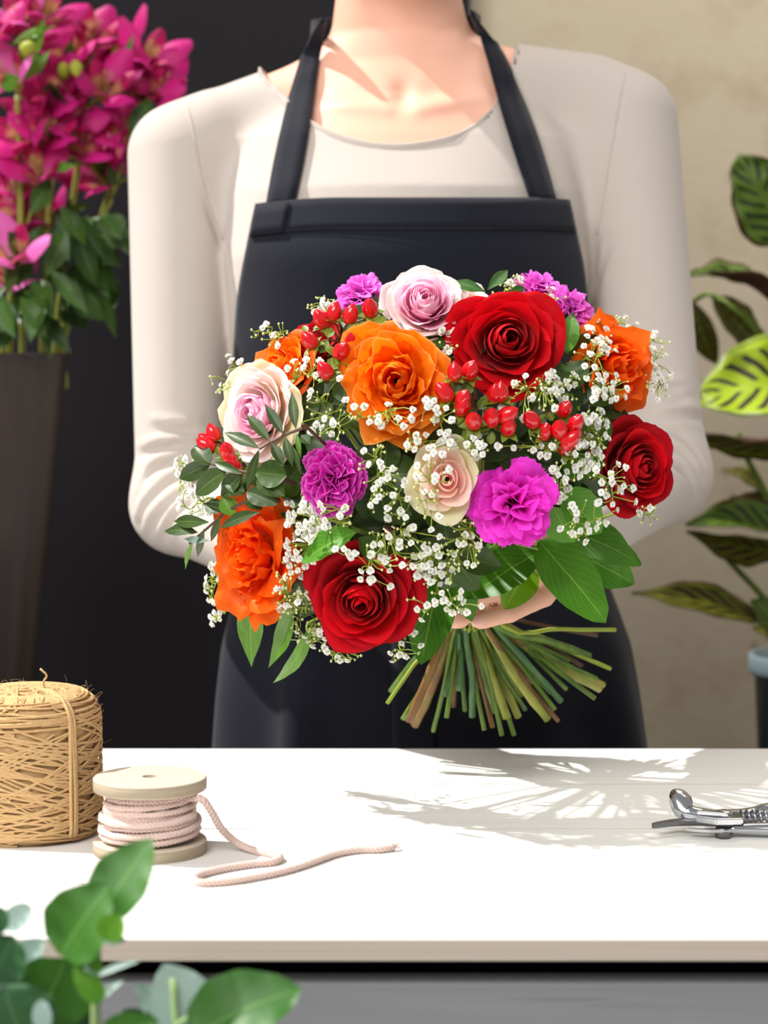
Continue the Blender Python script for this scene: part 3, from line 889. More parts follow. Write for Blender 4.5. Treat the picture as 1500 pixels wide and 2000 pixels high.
def f_hair(p):
    d = ell(p, HC + V(0, .018, .018), (.081, .099, .099))
    d = np.maximum(d, -ell(p, HC + V(0, -.085, -.045), (.066, .075, .098)))
    d = np.maximum(d, HC[2] - .060 - p[:, 2])
    return smin(d, ell(p, HC + V(0, .105, .060), (.040, .036, .038)), .012)
hv, hf = sdf_mesh(f_hair, HC + V(-.11, -.11, -.10), HC + V(.11, .17, .14), .006)
ob('hair', hv, hf, M['hair'], person)
def f_trousers(p):
    z = p[:, 2]; hip = np.maximum(f_torso(p, -.006) , np.maximum(z - 1.0, .80 - z))
    d = smin(rcone(p, (-.050, 1.69, .83), (-.045, 1.69, .48), .076, .055), rcone(p, (-.045, 1.69, .48), (-.040, 1.70, .10), .058, .046), .02)
    e = smin(rcone(p, (.118, 1.69, .83), (.108, 1.69, .48), .076, .055), rcone(p, (.108, 1.69, .48), (.100, 1.70, .10), .058, .046), .02)
    return np.maximum(smin(smin(d, e, .01), hip, .02), .075 - z)
tv, tf = sdf_mesh(f_trousers, (-.17, 1.54, .03), (.24, 1.84, 1.03), .010)
ob('trousers', tv, tf, M['denim'], person)
for x in (-.040, .100):
    def f_shoe(p, x=x):
        d = smin(rcone(p, (x, 1.70, .045), (x, 1.60, .036), .044, .036), rcone(p, (x, 1.70, .09), (x, 1.70, .05), .045, .045), .02)
        return np.maximum(d, -p[:, 2])
    wv, wf = sdf_mesh(f_shoe, (x - .07, 1.53, -.02), (x + .07, 1.78, .16), .008); wv[:, 2] = np.maximum(wv[:, 2], 0)
    ob('shoe', wv, wf, M['shoe'], person)
# ================================================================ THE BOUQUET
BIND = V(.0600, 1.402, 1.008)
def dome(u, v):
    """depth of the dome of blooms at a pixel, and the way it faces there"""
    a = (u - 830) / 520.0; b = (v - 905) / 410.0; r2 = min(a * a + b * b, .98)
    Y = 1.235 + .125 * (1 - math.sqrt(1 - r2))
    n = nrm(V(a * .95, -math.sqrt(1 - .75 * r2), -b * .80 + .10))
    return Y, n

ENDS = [(762, 1350), (756, 1374), (786, 1405), (798, 1410), (810, 1417), (846, 1428), (854, 1394), (908, 1388), (930, 1346), (946, 1426), (980, 1436), (1004, 1436),
        (1026, 1386), (1070, 1406), (1090, 1408), (1162, 1364), (1172, 1345), (1178, 1338), (1192, 1306), (1202, 1230), (1166, 1241), (1106, 1346), (1096, 1370), (1166, 1326),
        (1118, 1316), (1078, 1352), (886, 1380), (968, 1390), (870, 1360), (1040, 1330), (1136, 1300), (1020, 1360)]
ENDS += [(872, 1402), (896, 1350), (922, 1400), (962, 1420), (990, 1402), (1050, 1378), (1084, 1386), (1130, 1340), (1150, 1282), (836, 1352), (1112, 1290), (1012, 1400)]
rnd.shuffle(ENDS)
STEMS = []       # bookkeeping for the stems that show below the hands
BY_END = {}
def take_end(u):
    """blooms on one side of the dome have their stem ends on the other side"""
    if not ENDS: return (rnd.uniform(820, 1120), rnd.uniform(1300, 1380))
    want = 1000 + (850 - u) * .5
    e = min(ENDS, key=lambda q: abs(q[0] - want) + 8 * rnd.random())
    ENDS.remove(e); return e
def stem_path(C, n, e=None, back=.03, spread=.0125):
    a = rnd.uniform(0, 6.283); r = spread * math.sqrt(rnd.random())
    if e is not None:
        # keep the order of the ends across the binding point so that stems fan out cleanly
        k = (e[0] - 980) / 220.0
        b = BIND + V(k * .0155, rnd.uniform(-.011, .012), rnd.uniform(-.004, .004))
        Y = 1.405 + .045 * rnd.random() + (.02 if e[1] < 1350 else 0)
        end = P(e[0], e[1], Y)
        mid = b * .45 + end * .55 + V(0, 0, -.0015) + V(rnd.uniform(-1, 1), rnd.uniform(-1, 1), rnd.uniform(-1, 1)) * .0018
        tail = [b, mid, end]
    else:
        b = BIND + V(r * math.cos(a), r * math.sin(a) * .8, 0); tail = [b, b + V(rnd.uniform(-.004, .004), .003, -.008)]
    p1 = C - nrm(n) * back
    m = p1 * .45 + b * .55 + V(0, .012, .012)
    return spline([C - nrm(n) * back * .3, p1, m] + tail, 22)
def cut_stem(parent, path, r, mat, name='stem', nodes=True):
    path = np.asarray(path); n = len(path); rr = np.full(n, r)
    if nodes:
        for k in (n - 6, n - 3):
            rr[k] *= 1.18
    v_, f_, u_ = tube(path, rr, 7, True)
    return ob(name, v_, f_, M[mat], parent, u_)

# ---------------------------------------------------------------- roses
def rose(label, group, u, v, Rpx, n, mats, seed, count=28, wild=.5, dY=0.0, squash=(1, 1), open_=1.0, tip=.10, spin=0.0, name='rose', stem='stem_g', end=None, whorl=1.0, deep=.55, lean=0.0):
    rs = random.Random(seed); stem = stem if stem != 'stem_g' else rs.choice(['stem_g', 'stem_y', 'stem_b', 'stem_y'])
    Y, _ = dome(u, v); Y += dY; n = nrm(n); C = P(u, v, Y); R = Rpx * Y / F
    root = thing(name, label, 'rose' if name != 'rosebud' else 'rosebud', C - n * R * .75, group)
    e1, e2, ax = frame_of(n)
    NU, NV = 13, 10
    for k in range(count):
        t = k / (count - 1.0); ph = k * 2.39996 + spin + rs.uniform(-.15, .15)
        close = max(0.0, .34 - t) / .34
        Rt = (.10 + .80 * t ** .88 * open_) * (1 + rs.uniform(-.06, .06) * wild)
        Zt = .50 - .60 * t ** 1.5 + rs.uniform(-.05, .05) * wild
        W = (1.45 - .62 * t) * (whorl if t < .6 else 1.0); lip = max(0.0, t - .28) * .34 * open_
        o = rs.uniform(0, 100); g = np.zeros((NU, NV, 3)); skew = rs.uniform(.05, .16) * (1 if rs.random() < .8 else -1)
        tp = tip * (t > .45) * rs.uniform(.5, 1.2)
        for i in range(NU):
            uu = -1 + 2 * i / (NU - 1)
            for j in range(NV):
                vv = j / (NV - 1)
                top = 1 - .16 * abs(uu) ** 2.6 - .12 * abs(uu) ** 6
                w = vv * top
                # cup, then a rim that rolls out
                a, b = 1 - w, w
                r = a ** 3 * (.05 + .10 * t) + 3 * a * a * b * (Rt * .80 + .05) + 3 * a * b * b * (Rt * (1.04 + .35 * close)) + b ** 3 * (Rt * (1 - .45 * close) + lip)
                dp = deep + (1 - deep) * t
                z = a ** 3 * -.62 * dp + 3 * a * a * b * (-.60 + .1 * (1 - t)) * dp + 3 * a * b * b * (Zt * .72) + b ** 3 * (Zt - lip * .30)
                ww = W * (.30 + .70 * math.sin(min(1.0, w * 1.25) * math.pi / 2))
                th = ph + uu * ww
                r *= 1 + skew * uu * (1 - .5 * t)
                # outer petals roll their shoulders back so that the middle of the rim ends in a point
                roll = max(0.0, w - .62) / .38
                z -= roll ** 1.5 * abs(uu) ** 1.6 * .42 * max(0.0, t - .25) * open_
                r += roll * tp * (1 - abs(uu)) ** 1.3 * 1.3 - roll * .10 * t * abs(uu) ** 2
                q = (math.cos(th) * r * 2.2, math.sin(th) * r * 2.2, z * 2.2)
                r += wild * .11 * nz(q, 1.3, o) * w + wild * .05 * nz(q, 3.6, o) * w
                z += wild * .12 * nz(q, 1.7, o + 31) * w + wild * .03 * math.sin(uu * 9 + o) * roll
                g[i, j] = C + R * (e1 * (math.cos(th) * r * squash[0] + lean * z) + e2 * math.sin(th) * r * squash[1] + ax * (z - .10))
        m = mats[min(len(mats) - 1, int(t * len(mats)))]
        ob('petal', g.reshape(-1, 3), grid_faces(NU, NV), M[m], root, grid_uv(NU, NV))
    v_, f_, u_ = lathe([(.004 * R / .034, -.02), (.16 * R, -.015), (.22 * R, .10 * R), (.20 * R, .22 * R)], C - ax * R * .80, 14, ax)
    ob('calyx', v_, f_, M['stem_g'], root)
    mb = MB()
    for k in range(5):
        a = k * 1.2566 + .3; d = e1 * math.cos(a) + e2 * math.sin(a)
        v_, f_, u_ = leaf_mesh(C - ax * R * .66 + d * R * .18, C - ax * R * .75 + d * R * .85, -ax, R * .22, 'lance', .2, .2, nv=6, nu=3); mb.add(v_, f_, u_)
    mb.build('sepals', M['hyp_leaf'], root)
    e = end if end else take_end(u)
    cut_stem(root, stem_path(C - ax * R * .7, ax, e), rs.uniform(.0026, .0033), stem)
    return root

# ---------------------------------------------------------------- leaves
def leaf_mesh(a, b, n, width, shape='ovate', cup=.25, bend=.08, ripple=.0, nu=7, nv=12, seed=0.0, twist=0.0):
    a = np.asarray(a, float); b = np.asarray(b, float); d = b - a; L = np.linalg.norm(d); d = d / L
    side = nrm(np.cross(d, nrm(n))); up = np.cross(side, d)
    g = np.zeros((nu, nv, 3)); h = width / 2
    for j in range(nv):
        t = j / (nv - 1)
        if shape == 'ovate': w = math.sin(math.pi * t ** .82) ** .80 if 0 < t < 1 else 0
        elif shape == 'lance': w = math.sin(math.pi * t ** .9) ** 1.15 if 0 < t < 1 else 0
        elif shape == 'round': w = (max(0, 1 - (2 * t ** .92 - 1) ** 2)) ** .5
        elif shape == 'obov': w = math.sin(math.pi * t ** 1.45) ** .75 if 0 < t < 1 else 0
        else: w = math.sin(math.pi * t ** .72) ** .62 if 0 < t < 1 else 0
        w = max(w, .03)
        s2 = side * math.cos(twist * t) + up * math.sin(twist * t); u2 = np.cross(s2, d)
        c = a + d * L * t + up * bend * L * math.sin(math.pi * t)
        for i in range(nu):
            uu = -1 + 2 * i / (nu - 1)
            p = c + s2 * h * w * uu + u2 * (cup * h * w * (abs(uu) ** 1.4))
            if ripple: p = p + u2 * ripple * h * nz(p, 60.0, seed) + u2 * ripple * .6 * h * math.sin(t * 22 + uu * 2 + seed) * uu * uu
            g[i, j] = p
    return g.reshape(-1, 3), grid_faces(nu, nv), grid_uv(nu, nv)

def px_leaf(parent, a, b, wpx, mat, shape='ovate', dY=-.012, tiltv=(0, 0, 0), cup=.25, bend=.05, ripple=.12, tipY=None, Y=None, name='leaf', nu=7, nv=12):
    Ya = Y if Y else dome(*a)[0] + dY; Yb = (tipY if tipY else (Y if Y else dome(*b)[0] + dY))
    A, B = P(a[0], a[1], Ya), P(b[0], b[1], Yb)
    n = nrm(V(0, -1, .25) + V(tiltv))
    v_, f_, u_ = leaf_mesh(A, B, n, wpx * (Ya + Yb) / 2 / F, shape, cup, bend, ripple, nu, nv, rnd.uniform(0, 50))
    return ob(name, v_, f_, M[mat], parent, u_), A

# ---------------------------------------------------------------- carnations
def carnation(label, u, v, Rpx, n, mat, seed, dY=0.0, squash=(1, 1), count=46, core=.5, mat_in=None):
    rs = random.Random(seed)
    Y, _ = dome(u, v); Y += dY; n = nrm(n); C = P(u, v, Y); R = Rpx * Y / F
    root = thing('carnation', label, 'carnation', C - n * R * .7, 'carnations in the bouquet')
    e1, e2, ax = frame_of(n); NU, NV = 25, 9
    for k in range(count):
        t = (k / (count - 1.0)); ph = k * 2.39996 + rs.uniform(-.3, .3)
        Rt = .12 + .86 * t ** .9; Zt = .52 - .52 * t ** 1.8 + rs.uniform(-.08, .08)
        half = (.40 + .24 * t) * rs.uniform(.85, 1.15); o = rs.uniform(0, 99); fr = rs.uniform(1.3, 2.3); p0 = rs.uniform(0, 6.28); amp = (.24 - .14 * t) * rs.uniform(.7, 1.3)
        g = np.zeros((NU, NV, 3)); cr = V(math.cos(ph), math.sin(ph)); tg = V(-math.sin(ph), math.cos(ph))
        for i in range(NU):
            uu = -1 + 2 * i / (NU - 1); tooth = .032 * (1 if i % 2 else -.4) + .03 * math.sin(uu * 5 + o)
            for j in range(NV):
                vv = j / (NV - 1); top = 1 - .34 * uu * uu; w = vv * top * (1 + tooth * vv ** 4)
                a, b = 1 - w, w
                r = a * a * .03 + 2 * a * b * (Rt * .45) + b * b * Rt
                z = a * a * -.6 + 2 * a * b * (Zt * 1.05 + .05) + b * b * (Zt - .10 * t)
                s = uu * half * (.12 + .88 * vv ** 1.2)
                ruff = amp * vv ** 1.6 * math.sin(uu * math.pi * fr + p0 + vv * 1.5)
                if t > .55: z += ruff; r += ruff * .35
                else: r += ruff * 1.1; z += ruff * .25
                s += .05 * vv * math.sin(uu * 7 + o)
                xy = cr * r + tg * s
                q = (xy[0] * 2, xy[1] * 2, z * 2 + o); z += .07 * nz(q, 1.6, o) * vv
                g[i, j] = C + R * (e1 * xy[0] * squash[0] + e2 * xy[1] * squash[1] + ax * (z - .12))
        ob('petal', g.reshape(-1, 3), grid_faces(NU, NV), M[mat if (t > .3 or not mat_in) else mat_in], root, grid_uv(NU, NV))
    v_, f_, u_ = lathe([(.003, -.03 * R / .03), (.20 * R, -.5 * R), (.24 * R, -.1 * R), (.26 * R, .12 * R)], C - ax * R * .45, 12, ax); ob('calyx', v_, f_, M['stem_t'], root)
    cut_stem(root, stem_path(C - ax * R * .6, ax, take_end(u)), .0023, rs.choice(['stem_g', 'stem_t']))
    return root

RG, OG, PG = 'red roses in the bouquet', 'orange roses in the bouquet', 'pale roses in the bouquet'
rose('large red rose at the top, right of the big orange rose, fully facing the lens', RG, 992, 664, 108, (.10, -1, .16), ['red', 'red', 'red'], 3, 30, .42, -.004, (1.0, .93), 1.0, .09, .4, stem='stem_b')
rose('red rose at the bottom edge under sprigs of white baby\'s breath', RG, 708, 1172, 110, (-.14, -1, -.22), ['red', 'red', 'red_dark'], 11, 30, .40, -.014, (.95, .98), 1.0, .10, 2.1, stem='stem_g')
rose('dark red rose at the far side of the bouquet against the beige sleeve', RG, 1248, 912, 92, (.62, -1, .05), ['red_dark', 'red', 'red_dark'], 17, 28, .40, .004, (1.0, 1.0), 1.0, .09, .9, stem='stem_b')
rose('red rose mostly hidden behind the hypericum and the half-hidden orange rose', RG, 606, 668, 62, (-.5, -.7, .6), ['red_dark', 'red_dark'], 23, 20, .5, .022, (1, 1), 1.0, .1, .2)
rose('big frilly orange rose in the middle of the upper bouquet', OG, 772, 742, 104, (-.08, -1, .06), ['orange', 'orange', 'orange', 'orange'], 31, 34, 1.45, -.010, (.96, 1.04), 1.0, .15, 1.2, stem='stem_b', whorl=.8)
rose('orange rose half hidden behind the pink-white rose, by the red berries', OG, 548, 716, 74, (-.75, -.8, .45), ['orange', 'orange', 'orange_deep'], 37, 26, .9, .012, (1, 1), 1.0, .16, .5)
rose('orange rose at the lower left edge, ruffled and turned to the side', OG, 488, 1090, 100, (-.70, -1, -.05), ['orange_deep', 'orange_deep'], 41, 24, 1.9, -.004, (.90, 1.08), 1.0, .26, 2.2, stem='stem_y', whorl=.75)
rose('orange rose at the right edge veiled by white baby\'s breath', OG, 1212, 716, 88, (.70, -1, .10), ['orange_deep', 'orange_deep', 'orange_deep'], 47, 24, 1.4, .006, (1, .9), 1.0, .20, 3.0, whorl=.8)
rose('pink and white rose at the top above the big orange rose', PG, 830, 588, 80, (.02, -1, .42), ['pink_in', 'pink_in', 'pink_out'], 53, 36, .6, -.006, (1, 1), .95, .05, .3)
rose('pink and white rose at the left edge behind a sprig of narrow dark leaves', PG, 498, 806, 90, (-.55, -1, .10), ['pink_in', 'pink_in', 'pink_out', 'pink_out', 'cream_out'], 59, 34, .6, -.004, (.95, 1.1), 1.0, .08, 1.0)
rose('small cream rosebud with a pink heart beside the bright magenta carnation', PG, 872, 936, 74, (-.04, -1, .05), ['cream_in', 'cream_in', 'cream_in', 'cream_out'], 61, 17, .34, -.012, (.92, 1.08), 1.0, .10, 2.7, name='rosebud', whorl=1.1, deep=.12)
rose('pale pink rose peeping out behind the large red rose', PG, 905, 582, 54, (.1, -.8, .7), ['pink_out', 'pink_out'], 67, 22, .5, .024, (1, 1), 1.0, .05, .8)
carnation('bright magenta carnation below the middle, beside the cream rosebud', 1004, 982, 96, (.08, -1, -.04), 'carn', 71, -.016, count=26)
carnation('deep purple-magenta carnation left of the middle, below the narrow dark leaves', 650, 938, 82, (-.22, -1, .02), 'carn_pur', 73, -.012, (.86, 1.0), 36)
carnation('orchid pink carnation at the top left behind the red berries', 706, 580, 62, (-.2, -.8, .65), 'carn_pale', 79, .018, count=28)
carnation('orchid pink carnation at the top behind the large red rose', 1050, 566, 54, (.2, -.75, .7), 'carn_pale', 83, .026, count=26)
carnation('orchid pink carnation at the upper right corner, above the veiled orange rose', 1112, 606, 58, (.5, -.85, .4), 'carn_pale', 89, .014, count=28)

# ---------------------------------------------------------------- hypericum berries
def berry_mesh(c, ax, r):
    pr = [(.0001, -1.0), (.55, -.92), (.84, -.55), (.94, 0), (.90, .5), (.70, 1.0), (.40, 1.38), (.14, 1.60), (.0001, 1.74)]
    return lathe([(a * r, h * r) for a, h in pr], c, 14, ax)
def hypericum(label, root_px, berries, leaves, dY=-.014):
    Y0, n0 = dome(*root_px); C = P(root_px[0], root_px[1], Y0 + .012)
    root = thing('hypericum_sprig', label, 'berry sprig', C, 'hypericum sprigs in the bouquet')
    twig = MB()
    for bu, bv_ in berries:
        Y, n = dome(bu, bv_); q = P(bu, bv_, Y + dY + rnd.uniform(-.004, .004))
        ax = nrm(nrm(q - C) * .3 + n * .25 + V(rnd.uniform(-.45, .45), rnd.uniform(-.3, .1), rnd.uniform(.3, .9))); r = rnd.uniform(.0049, .0058)
        v_, f_, u_ = berry_mesh(q, ax, r); b = ob('berry', v_, f_, M['berry'], root, u_)
        e1, e2, _ = frame_of(ax); mb = MB()
        for k in range(5):
            a = k * 1.2566 + rnd.uniform(0, 1); d = e1 * math.cos(a) + e2 * math.sin(a)
            v_, f_, u_ = leaf_mesh(q - ax * r * 1.05, q - ax * r * .7 + d * r * 1.7, ax - d * .4, r * 1.0, 'ovate', .3, .1, nu=3, nv=6); mb.add(v_, f_, u_)
        ob('calyx', np.concatenate(mb.v), mb.f, M['hyp_leaf'], b, np.concatenate(mb.uv)) if False else mb.build('calyx', M['hyp_leaf'], b)
        v_, f_, u_ = tube(spline([C, (C + q) / 2 + n * .002, q - ax * r], 6), .0008, 5); twig.add(v_, f_, u_)
    path = stem_path(C, n0, take_end(root_px[0]) if len(berries) > 6 else None)
    v_, f_, u_ = tube(path, .0018, 6); twig.add(v_, f_, u_)
    twig.build('stem', M['stem_b'], root)
    for a, b, w in leaves:
        px_leaf(root, a, b, w, 'hyp_leaf', 'ovate', -.010, (rnd.uniform(-.4, .4), 0, rnd.uniform(-.3, .3)), ripple=.05, nu=5, nv=8)
hypericum('red hypericum berries clustered left above the big orange rose', (668, 668),
          [(630, 626), (652, 614), (684, 618), (723, 605), (607, 668), (684, 664), (637, 727), (666, 688)],
          [((690, 650), (706, 632), 22), ((735, 640), (752, 618), 28), ((640, 660), (648, 640), 20), ((625, 690), (640, 664), 24), ((660, 720), (640, 702), 26), ((705, 655), (722, 628), 24), ((600, 650), (592, 636), 14), ((640, 752), (630, 728), 16)])
hypericum('red hypericum berries clustered in the middle, below the large red rose', (932, 792),
          [(888, 730), (917, 727), (870, 769), (903, 781), (902, 797), (966, 772), (978, 770), (925, 824), (960, 818), (988, 812), (992, 836)],
          [((905, 770), (922, 746), 26), ((895, 752), (880, 742), 20), ((935, 800), (950, 778), 22), ((918, 845), (902, 856), 24), ((938, 850), (950, 826), 24), ((850, 790), (838, 774), 20), ((905, 838), (900, 815), 18), ((958, 868), (962, 842), 18), ((925, 880), (930, 858), 14), ((962, 790), (950, 800), 20)])
hypericum('red hypericum berries low on the right, under the large red rose', (1086, 838),
          [(1101, 802), (1063, 846), (1123, 829), (1093, 842), (1121, 850), (1104, 872), (1040, 822), (1112, 862)],
          [((1075, 862), (1060, 866), 16), ((1110, 890), (1098, 880), 18), ((1080, 822), (1072, 806), 14)])
hypericum('red hypericum berries at the left edge under the pink and white rose', (448, 880),
          [(406, 864), (418, 850), (408, 872), (444, 884), (452, 902), (458, 915)], [((430, 890), (424, 872), 16), ((455, 925), (466, 932), 14)], dY=-.004)

# ---------------------------------------------------------------- leafy sprigs
def sprig(label, name, cat, root_px, leaves, mat, stem_pts=None, smat='stem_g', shape='ovate', dY=-.012, end=True, group='leafy sprigs in the bouquet', stem_r=.0010, cup=.25, ripple=.1, Y=None, bend=.05):
    Y0, n0 = dome(*root_px); C = P(root_px[0], root_px[1], (Y if Y else Y0 + dY) + .002)
    root = thing(name, label, cat, C, group); twig = MB()
    if stem_pts:
        q = [P(a, b, (Y if Y else dome(a, b)[0] + dY) + .0015) for a, b in stem_pts]
        v_, f_, u_ = tube(spline(q, 14), np.linspace(stem_r * 1.2, stem_r * .7, 14), 6); twig.add(v_, f_, u_)
        C = q[0]
    v_, f_, u_ = tube(stem_path(C, n0, take_end(root_px[0]) if end else None, .012), .0017 if end else .0011, 6); twig.add(v_, f_, u_)
    twig.build('stem', M[smat], root)
    for L in leaves:
        a, b, w = L[:3]; kw = dict(shape=shape, dY=dY, cup=cup, ripple=ripple, Y=Y, bend=bend, tiltv=(rnd.uniform(-.25, .25), 0, rnd.uniform(-.2, .3)))
        if len(L) > 3: kw.update(L[3])
        m = kw.pop('mat', mat); px_leaf(root, a, b, w, m, **kw)
    return root
MY = 'small-leaved sprigs in the bouquet'
sprig('sprig of narrow dark leaves lying across the pink and white rose', 'myrtle_sprig', 'sprig', (592, 836),
      [((578, 838), (570, 765), 21), ((553, 848), (517, 788), 21), ((527, 862), (480, 808), 24), ((506, 876), (437, 845), 25), ((506, 878), (482, 958), 20), ((530, 865), (555, 912), 22), ((556, 852), (572, 912), 20), ((579, 845), (588, 896), 11, {'mat': 'ruscus'}), ((571, 870), (586, 925), 12), ((588, 850), (606, 868), 22)],
      'myrtle', [(592, 836), (556, 850), (507, 877)], 'twig', 'lance', -.040, False, MY)
sprig('sprig of broad dark leaves at the left edge over the beige sleeve', 'myrtle_sprig', 'sprig', (560, 935),
      [((410, 908), (380, 872), 38, {'shape': 'round'}), ((412, 906), (350, 934), 36), ((442, 920), (382, 966), 46), ((420, 904), (474, 926), 18), ((478, 962), (437, 942), 24), ((482, 960), (542, 986), 40), ((484, 966), (511, 996), 36), ((560, 930), (498, 922), 56, {'mat': 'filler'}), ((470, 930), (432, 968), 40), ((505, 925), (556, 970), 50, {'mat': 'filler'})],
      'myrtle', [(520, 930), (470, 920), (412, 906)], 'twig', 'ovate', -.014, True, MY)
sprig('sprig of pointed dark leaves sticking out lowest at the left, above the ruffled orange rose', 'myrtle_sprig', 'sprig', (500, 985),
      [((408, 1020), (340, 1018), 26), ((386, 1040), (321, 1038), 28), ((399, 1032), (386, 1088), 15), ((378, 1055), (362, 1112), 11, {'mat': 'ruscus'}), ((440, 1000), (398, 984), 34), ((430, 1008), (412, 1058), 15), ((508, 1000), (428, 1032), 27, {'dY': -.034}), ((456, 1008), (434, 966), 36, {'mat': 'ruscus'}), ((410, 1056), (360, 1052), 14, {'mat': 'euc_pale'})],
      'myrtle', [(500, 975), (450, 995), (370, 1062)], 'twig', 'lance', -.012, True, MY)
sprig('grey-green leaf sprig at the very top between pale rose and red rose', 'eucalyptus_sprig', 'sprig', (970, 590),
      [((885, 550), (948, 570), 24), ((952, 566), (992, 528), 24), ((995, 570), (1026, 562), 18), ((470, 712), (492, 712), 12)][:3], 'euc', [(975, 600), (962, 570)], 'gstem', 'lance', -.012, False)
SG = 'broad glossy leaf sprigs in the bouquet'
sprig('broad glossy green leaves at the lower right, the largest pointing down over the stems', 'salal_sprig', 'leaf sprig', (1080, 1060),
      [((1052, 1056), (1183, 1216), 108, {'Y': 1.300, 'tipY': 1.305, 'ripple': .10, 'cup': .16, 'shape': 'full'}), ((1066, 1020), (1252, 1104), 98, {'Y': 1.325, 'tipY': 1.345, 'tiltv': (.1, 0, .5), 'cup': .2}), ((1120, 1076), (1240, 1140), 78, {'Y': 1.345, 'tipY': 1.36})],
      'salal', [(1030, 1040), (1052, 1056)], 'stem_g', 'ovate', -.004, True, SG, stem_r=.0014)
sprig('broad green leaf under the bright magenta carnation with a smaller yellow-green leaf', 'salal_sprig', 'leaf sprig', (1040, 1080),
      [((1060, 1074), (910, 1170), 96, {'Y': 1.310, 'tipY': 1.315, 'tiltv': (-.15, 0, .45)}), ((1034, 1104), (985, 1190), 72, {'Y': 1.330, 'tipY': 1.325, 'mat': 'salal_y', 'shape': 'full', 'tiltv': (.3, 0, .3)}), ((960, 1030), (900, 1130), 80, {'Y': 1.325}), ((880, 1100), (922, 1214), 62, {'Y': 1.335, 'tipY': 1.34})],
      'salal', [(1010, 1060), (1050, 1072)], 'stem_g', 'ovate', -.004, True, SG, stem_r=.0014)
sprig('pointed green leaf hanging between the bottom red rose and the hand', 'salal_sprig', 'leaf sprig', (846, 1120),
      [((856, 1128), (822, 1298), 92, {'Y': 1.325, 'tipY': 1.315, 'shape': 'full'}), ((800, 1100), (760, 1180), 70, {'Y': 1.33, 'mat': 'filler'})], 'salal', None, 'stem_g', 'ovate', -.004, True, SG)
sprig('dark glossy leaf tucked over the top of the bottom red rose', 'salal_sprig', 'leaf sprig', (690, 1046),
      [((694, 1040), (588, 1098), 64, {'dY': -.026, 'tiltv': (-.2, 0, .5), 'mat': 'salal'}), ((700, 1050), (760, 1110), 50, {'dY': 0.0, 'mat': 'filler'})], 'salal', None, 'stem_g', 'ovate', -.01, True, SG)
sprig('dark green leaves beside the far right red rose, behind the white blossom', 'salal_sprig', 'leaf sprig', (1110, 960),
      [((1090, 960), (1176, 1040), 84, {'dY': .002}), ((1100, 930), (1180, 900), 60, {'dY': .01}), ((1080, 990), (1120, 1060), 70, {'dY': .004}), ((1106, 690), (1118, 610), 36, {'dY': .008})], 'salal', None, 'stem_g', 'ovate', 0, True, SG)
RGp = 'long green leaves hanging below the bouquet'
sprig('long green leaf hanging straight down below the ruffled orange rose', 'ruscus_sprig', 'leaf sprig', (500, 1140), [((486, 1150), (491, 1302), 52, {'bend': -.04})], 'ruscus', None, 'stem_g', 'lance', .016, False, RGp)
sprig('long green leaf hanging slanted between orange rose and bottom red rose', 'ruscus_sprig', 'leaf sprig', (580, 1160), [((574, 1176), (524, 1304), 46, {'bend': -.05})], 'ruscus', None, 'stem_g', 'lance', .014, False, RGp)
sprig('narrow curved leaf with the lowest tip, left below the bottom red rose', 'ruscus_sprig', 'leaf sprig', (630, 1190), [((612, 1212), (533, 1334), 32, {'bend': .10, 'tiltv': (.5, 0, .2)})], 'ruscus', None, 'stem_g', 'lance', .014, False, RGp)
# dark leaves that fill the gaps between the blooms
FL = [('dark leaves deep between the big orange rose and the cream rosebud', (820, 860)), ('dark leaves deep below the purple carnation', (760, 1030)), ('dark leaves deep between purple carnation and cream rosebud', (750, 930)),
      ('dark leaves deep below the large red rose', (1010, 870)), ('dark leaves deep at the right between red rose and veiled orange rose', (1140, 800)), ('dark leaves deep left of the big orange rose', (640, 780)),
      ('dark leaves deep at the left above the ruffled orange rose', (540, 970)), ('dark leaves deep at the top between pale rose and berries', (740, 640)), ('dark leaves deep at the lower middle by the hand', (880, 1080)), ('dark leaves deep beside the bright magenta carnation', (1110, 930)), ('dark leaves deep at the lower left beside the bottom red rose', (600, 1120)), ('dark leaves deep left, between the pink and white rose and the purple carnation', (588, 850)), ('dark leaves deep at the top between the big orange and the large red rose', (885, 690)), ('dark leaves deep at the top right between the orchid carnations and red rose', (1100, 700))]
for k, (lab, (cu, cv)) in enumerate(FL):
    lv = []
    for q in range(9):
        a = q * 2 * math.pi / 9 + k; r = rnd.uniform(70, 112)
        lv.append(((cu + 12 * math.cos(a), cv + 10 * math.sin(a)), (cu + r * math.cos(a), cv + r * .85 * math.sin(a)), rnd.uniform(56, 78), {'dY': rnd.uniform(.014, .040), 'tipY': None, 'tiltv': (math.cos(a) * .5, 0, -math.sin(a) * .5)}))
    sprig(lab, 'leaf_sprig', 'leaf sprig', (cu, cv), lv, 'filler', None, 'stem_g', 'ovate', .03, True, 'dark leaf sprigs inside the bouquet')

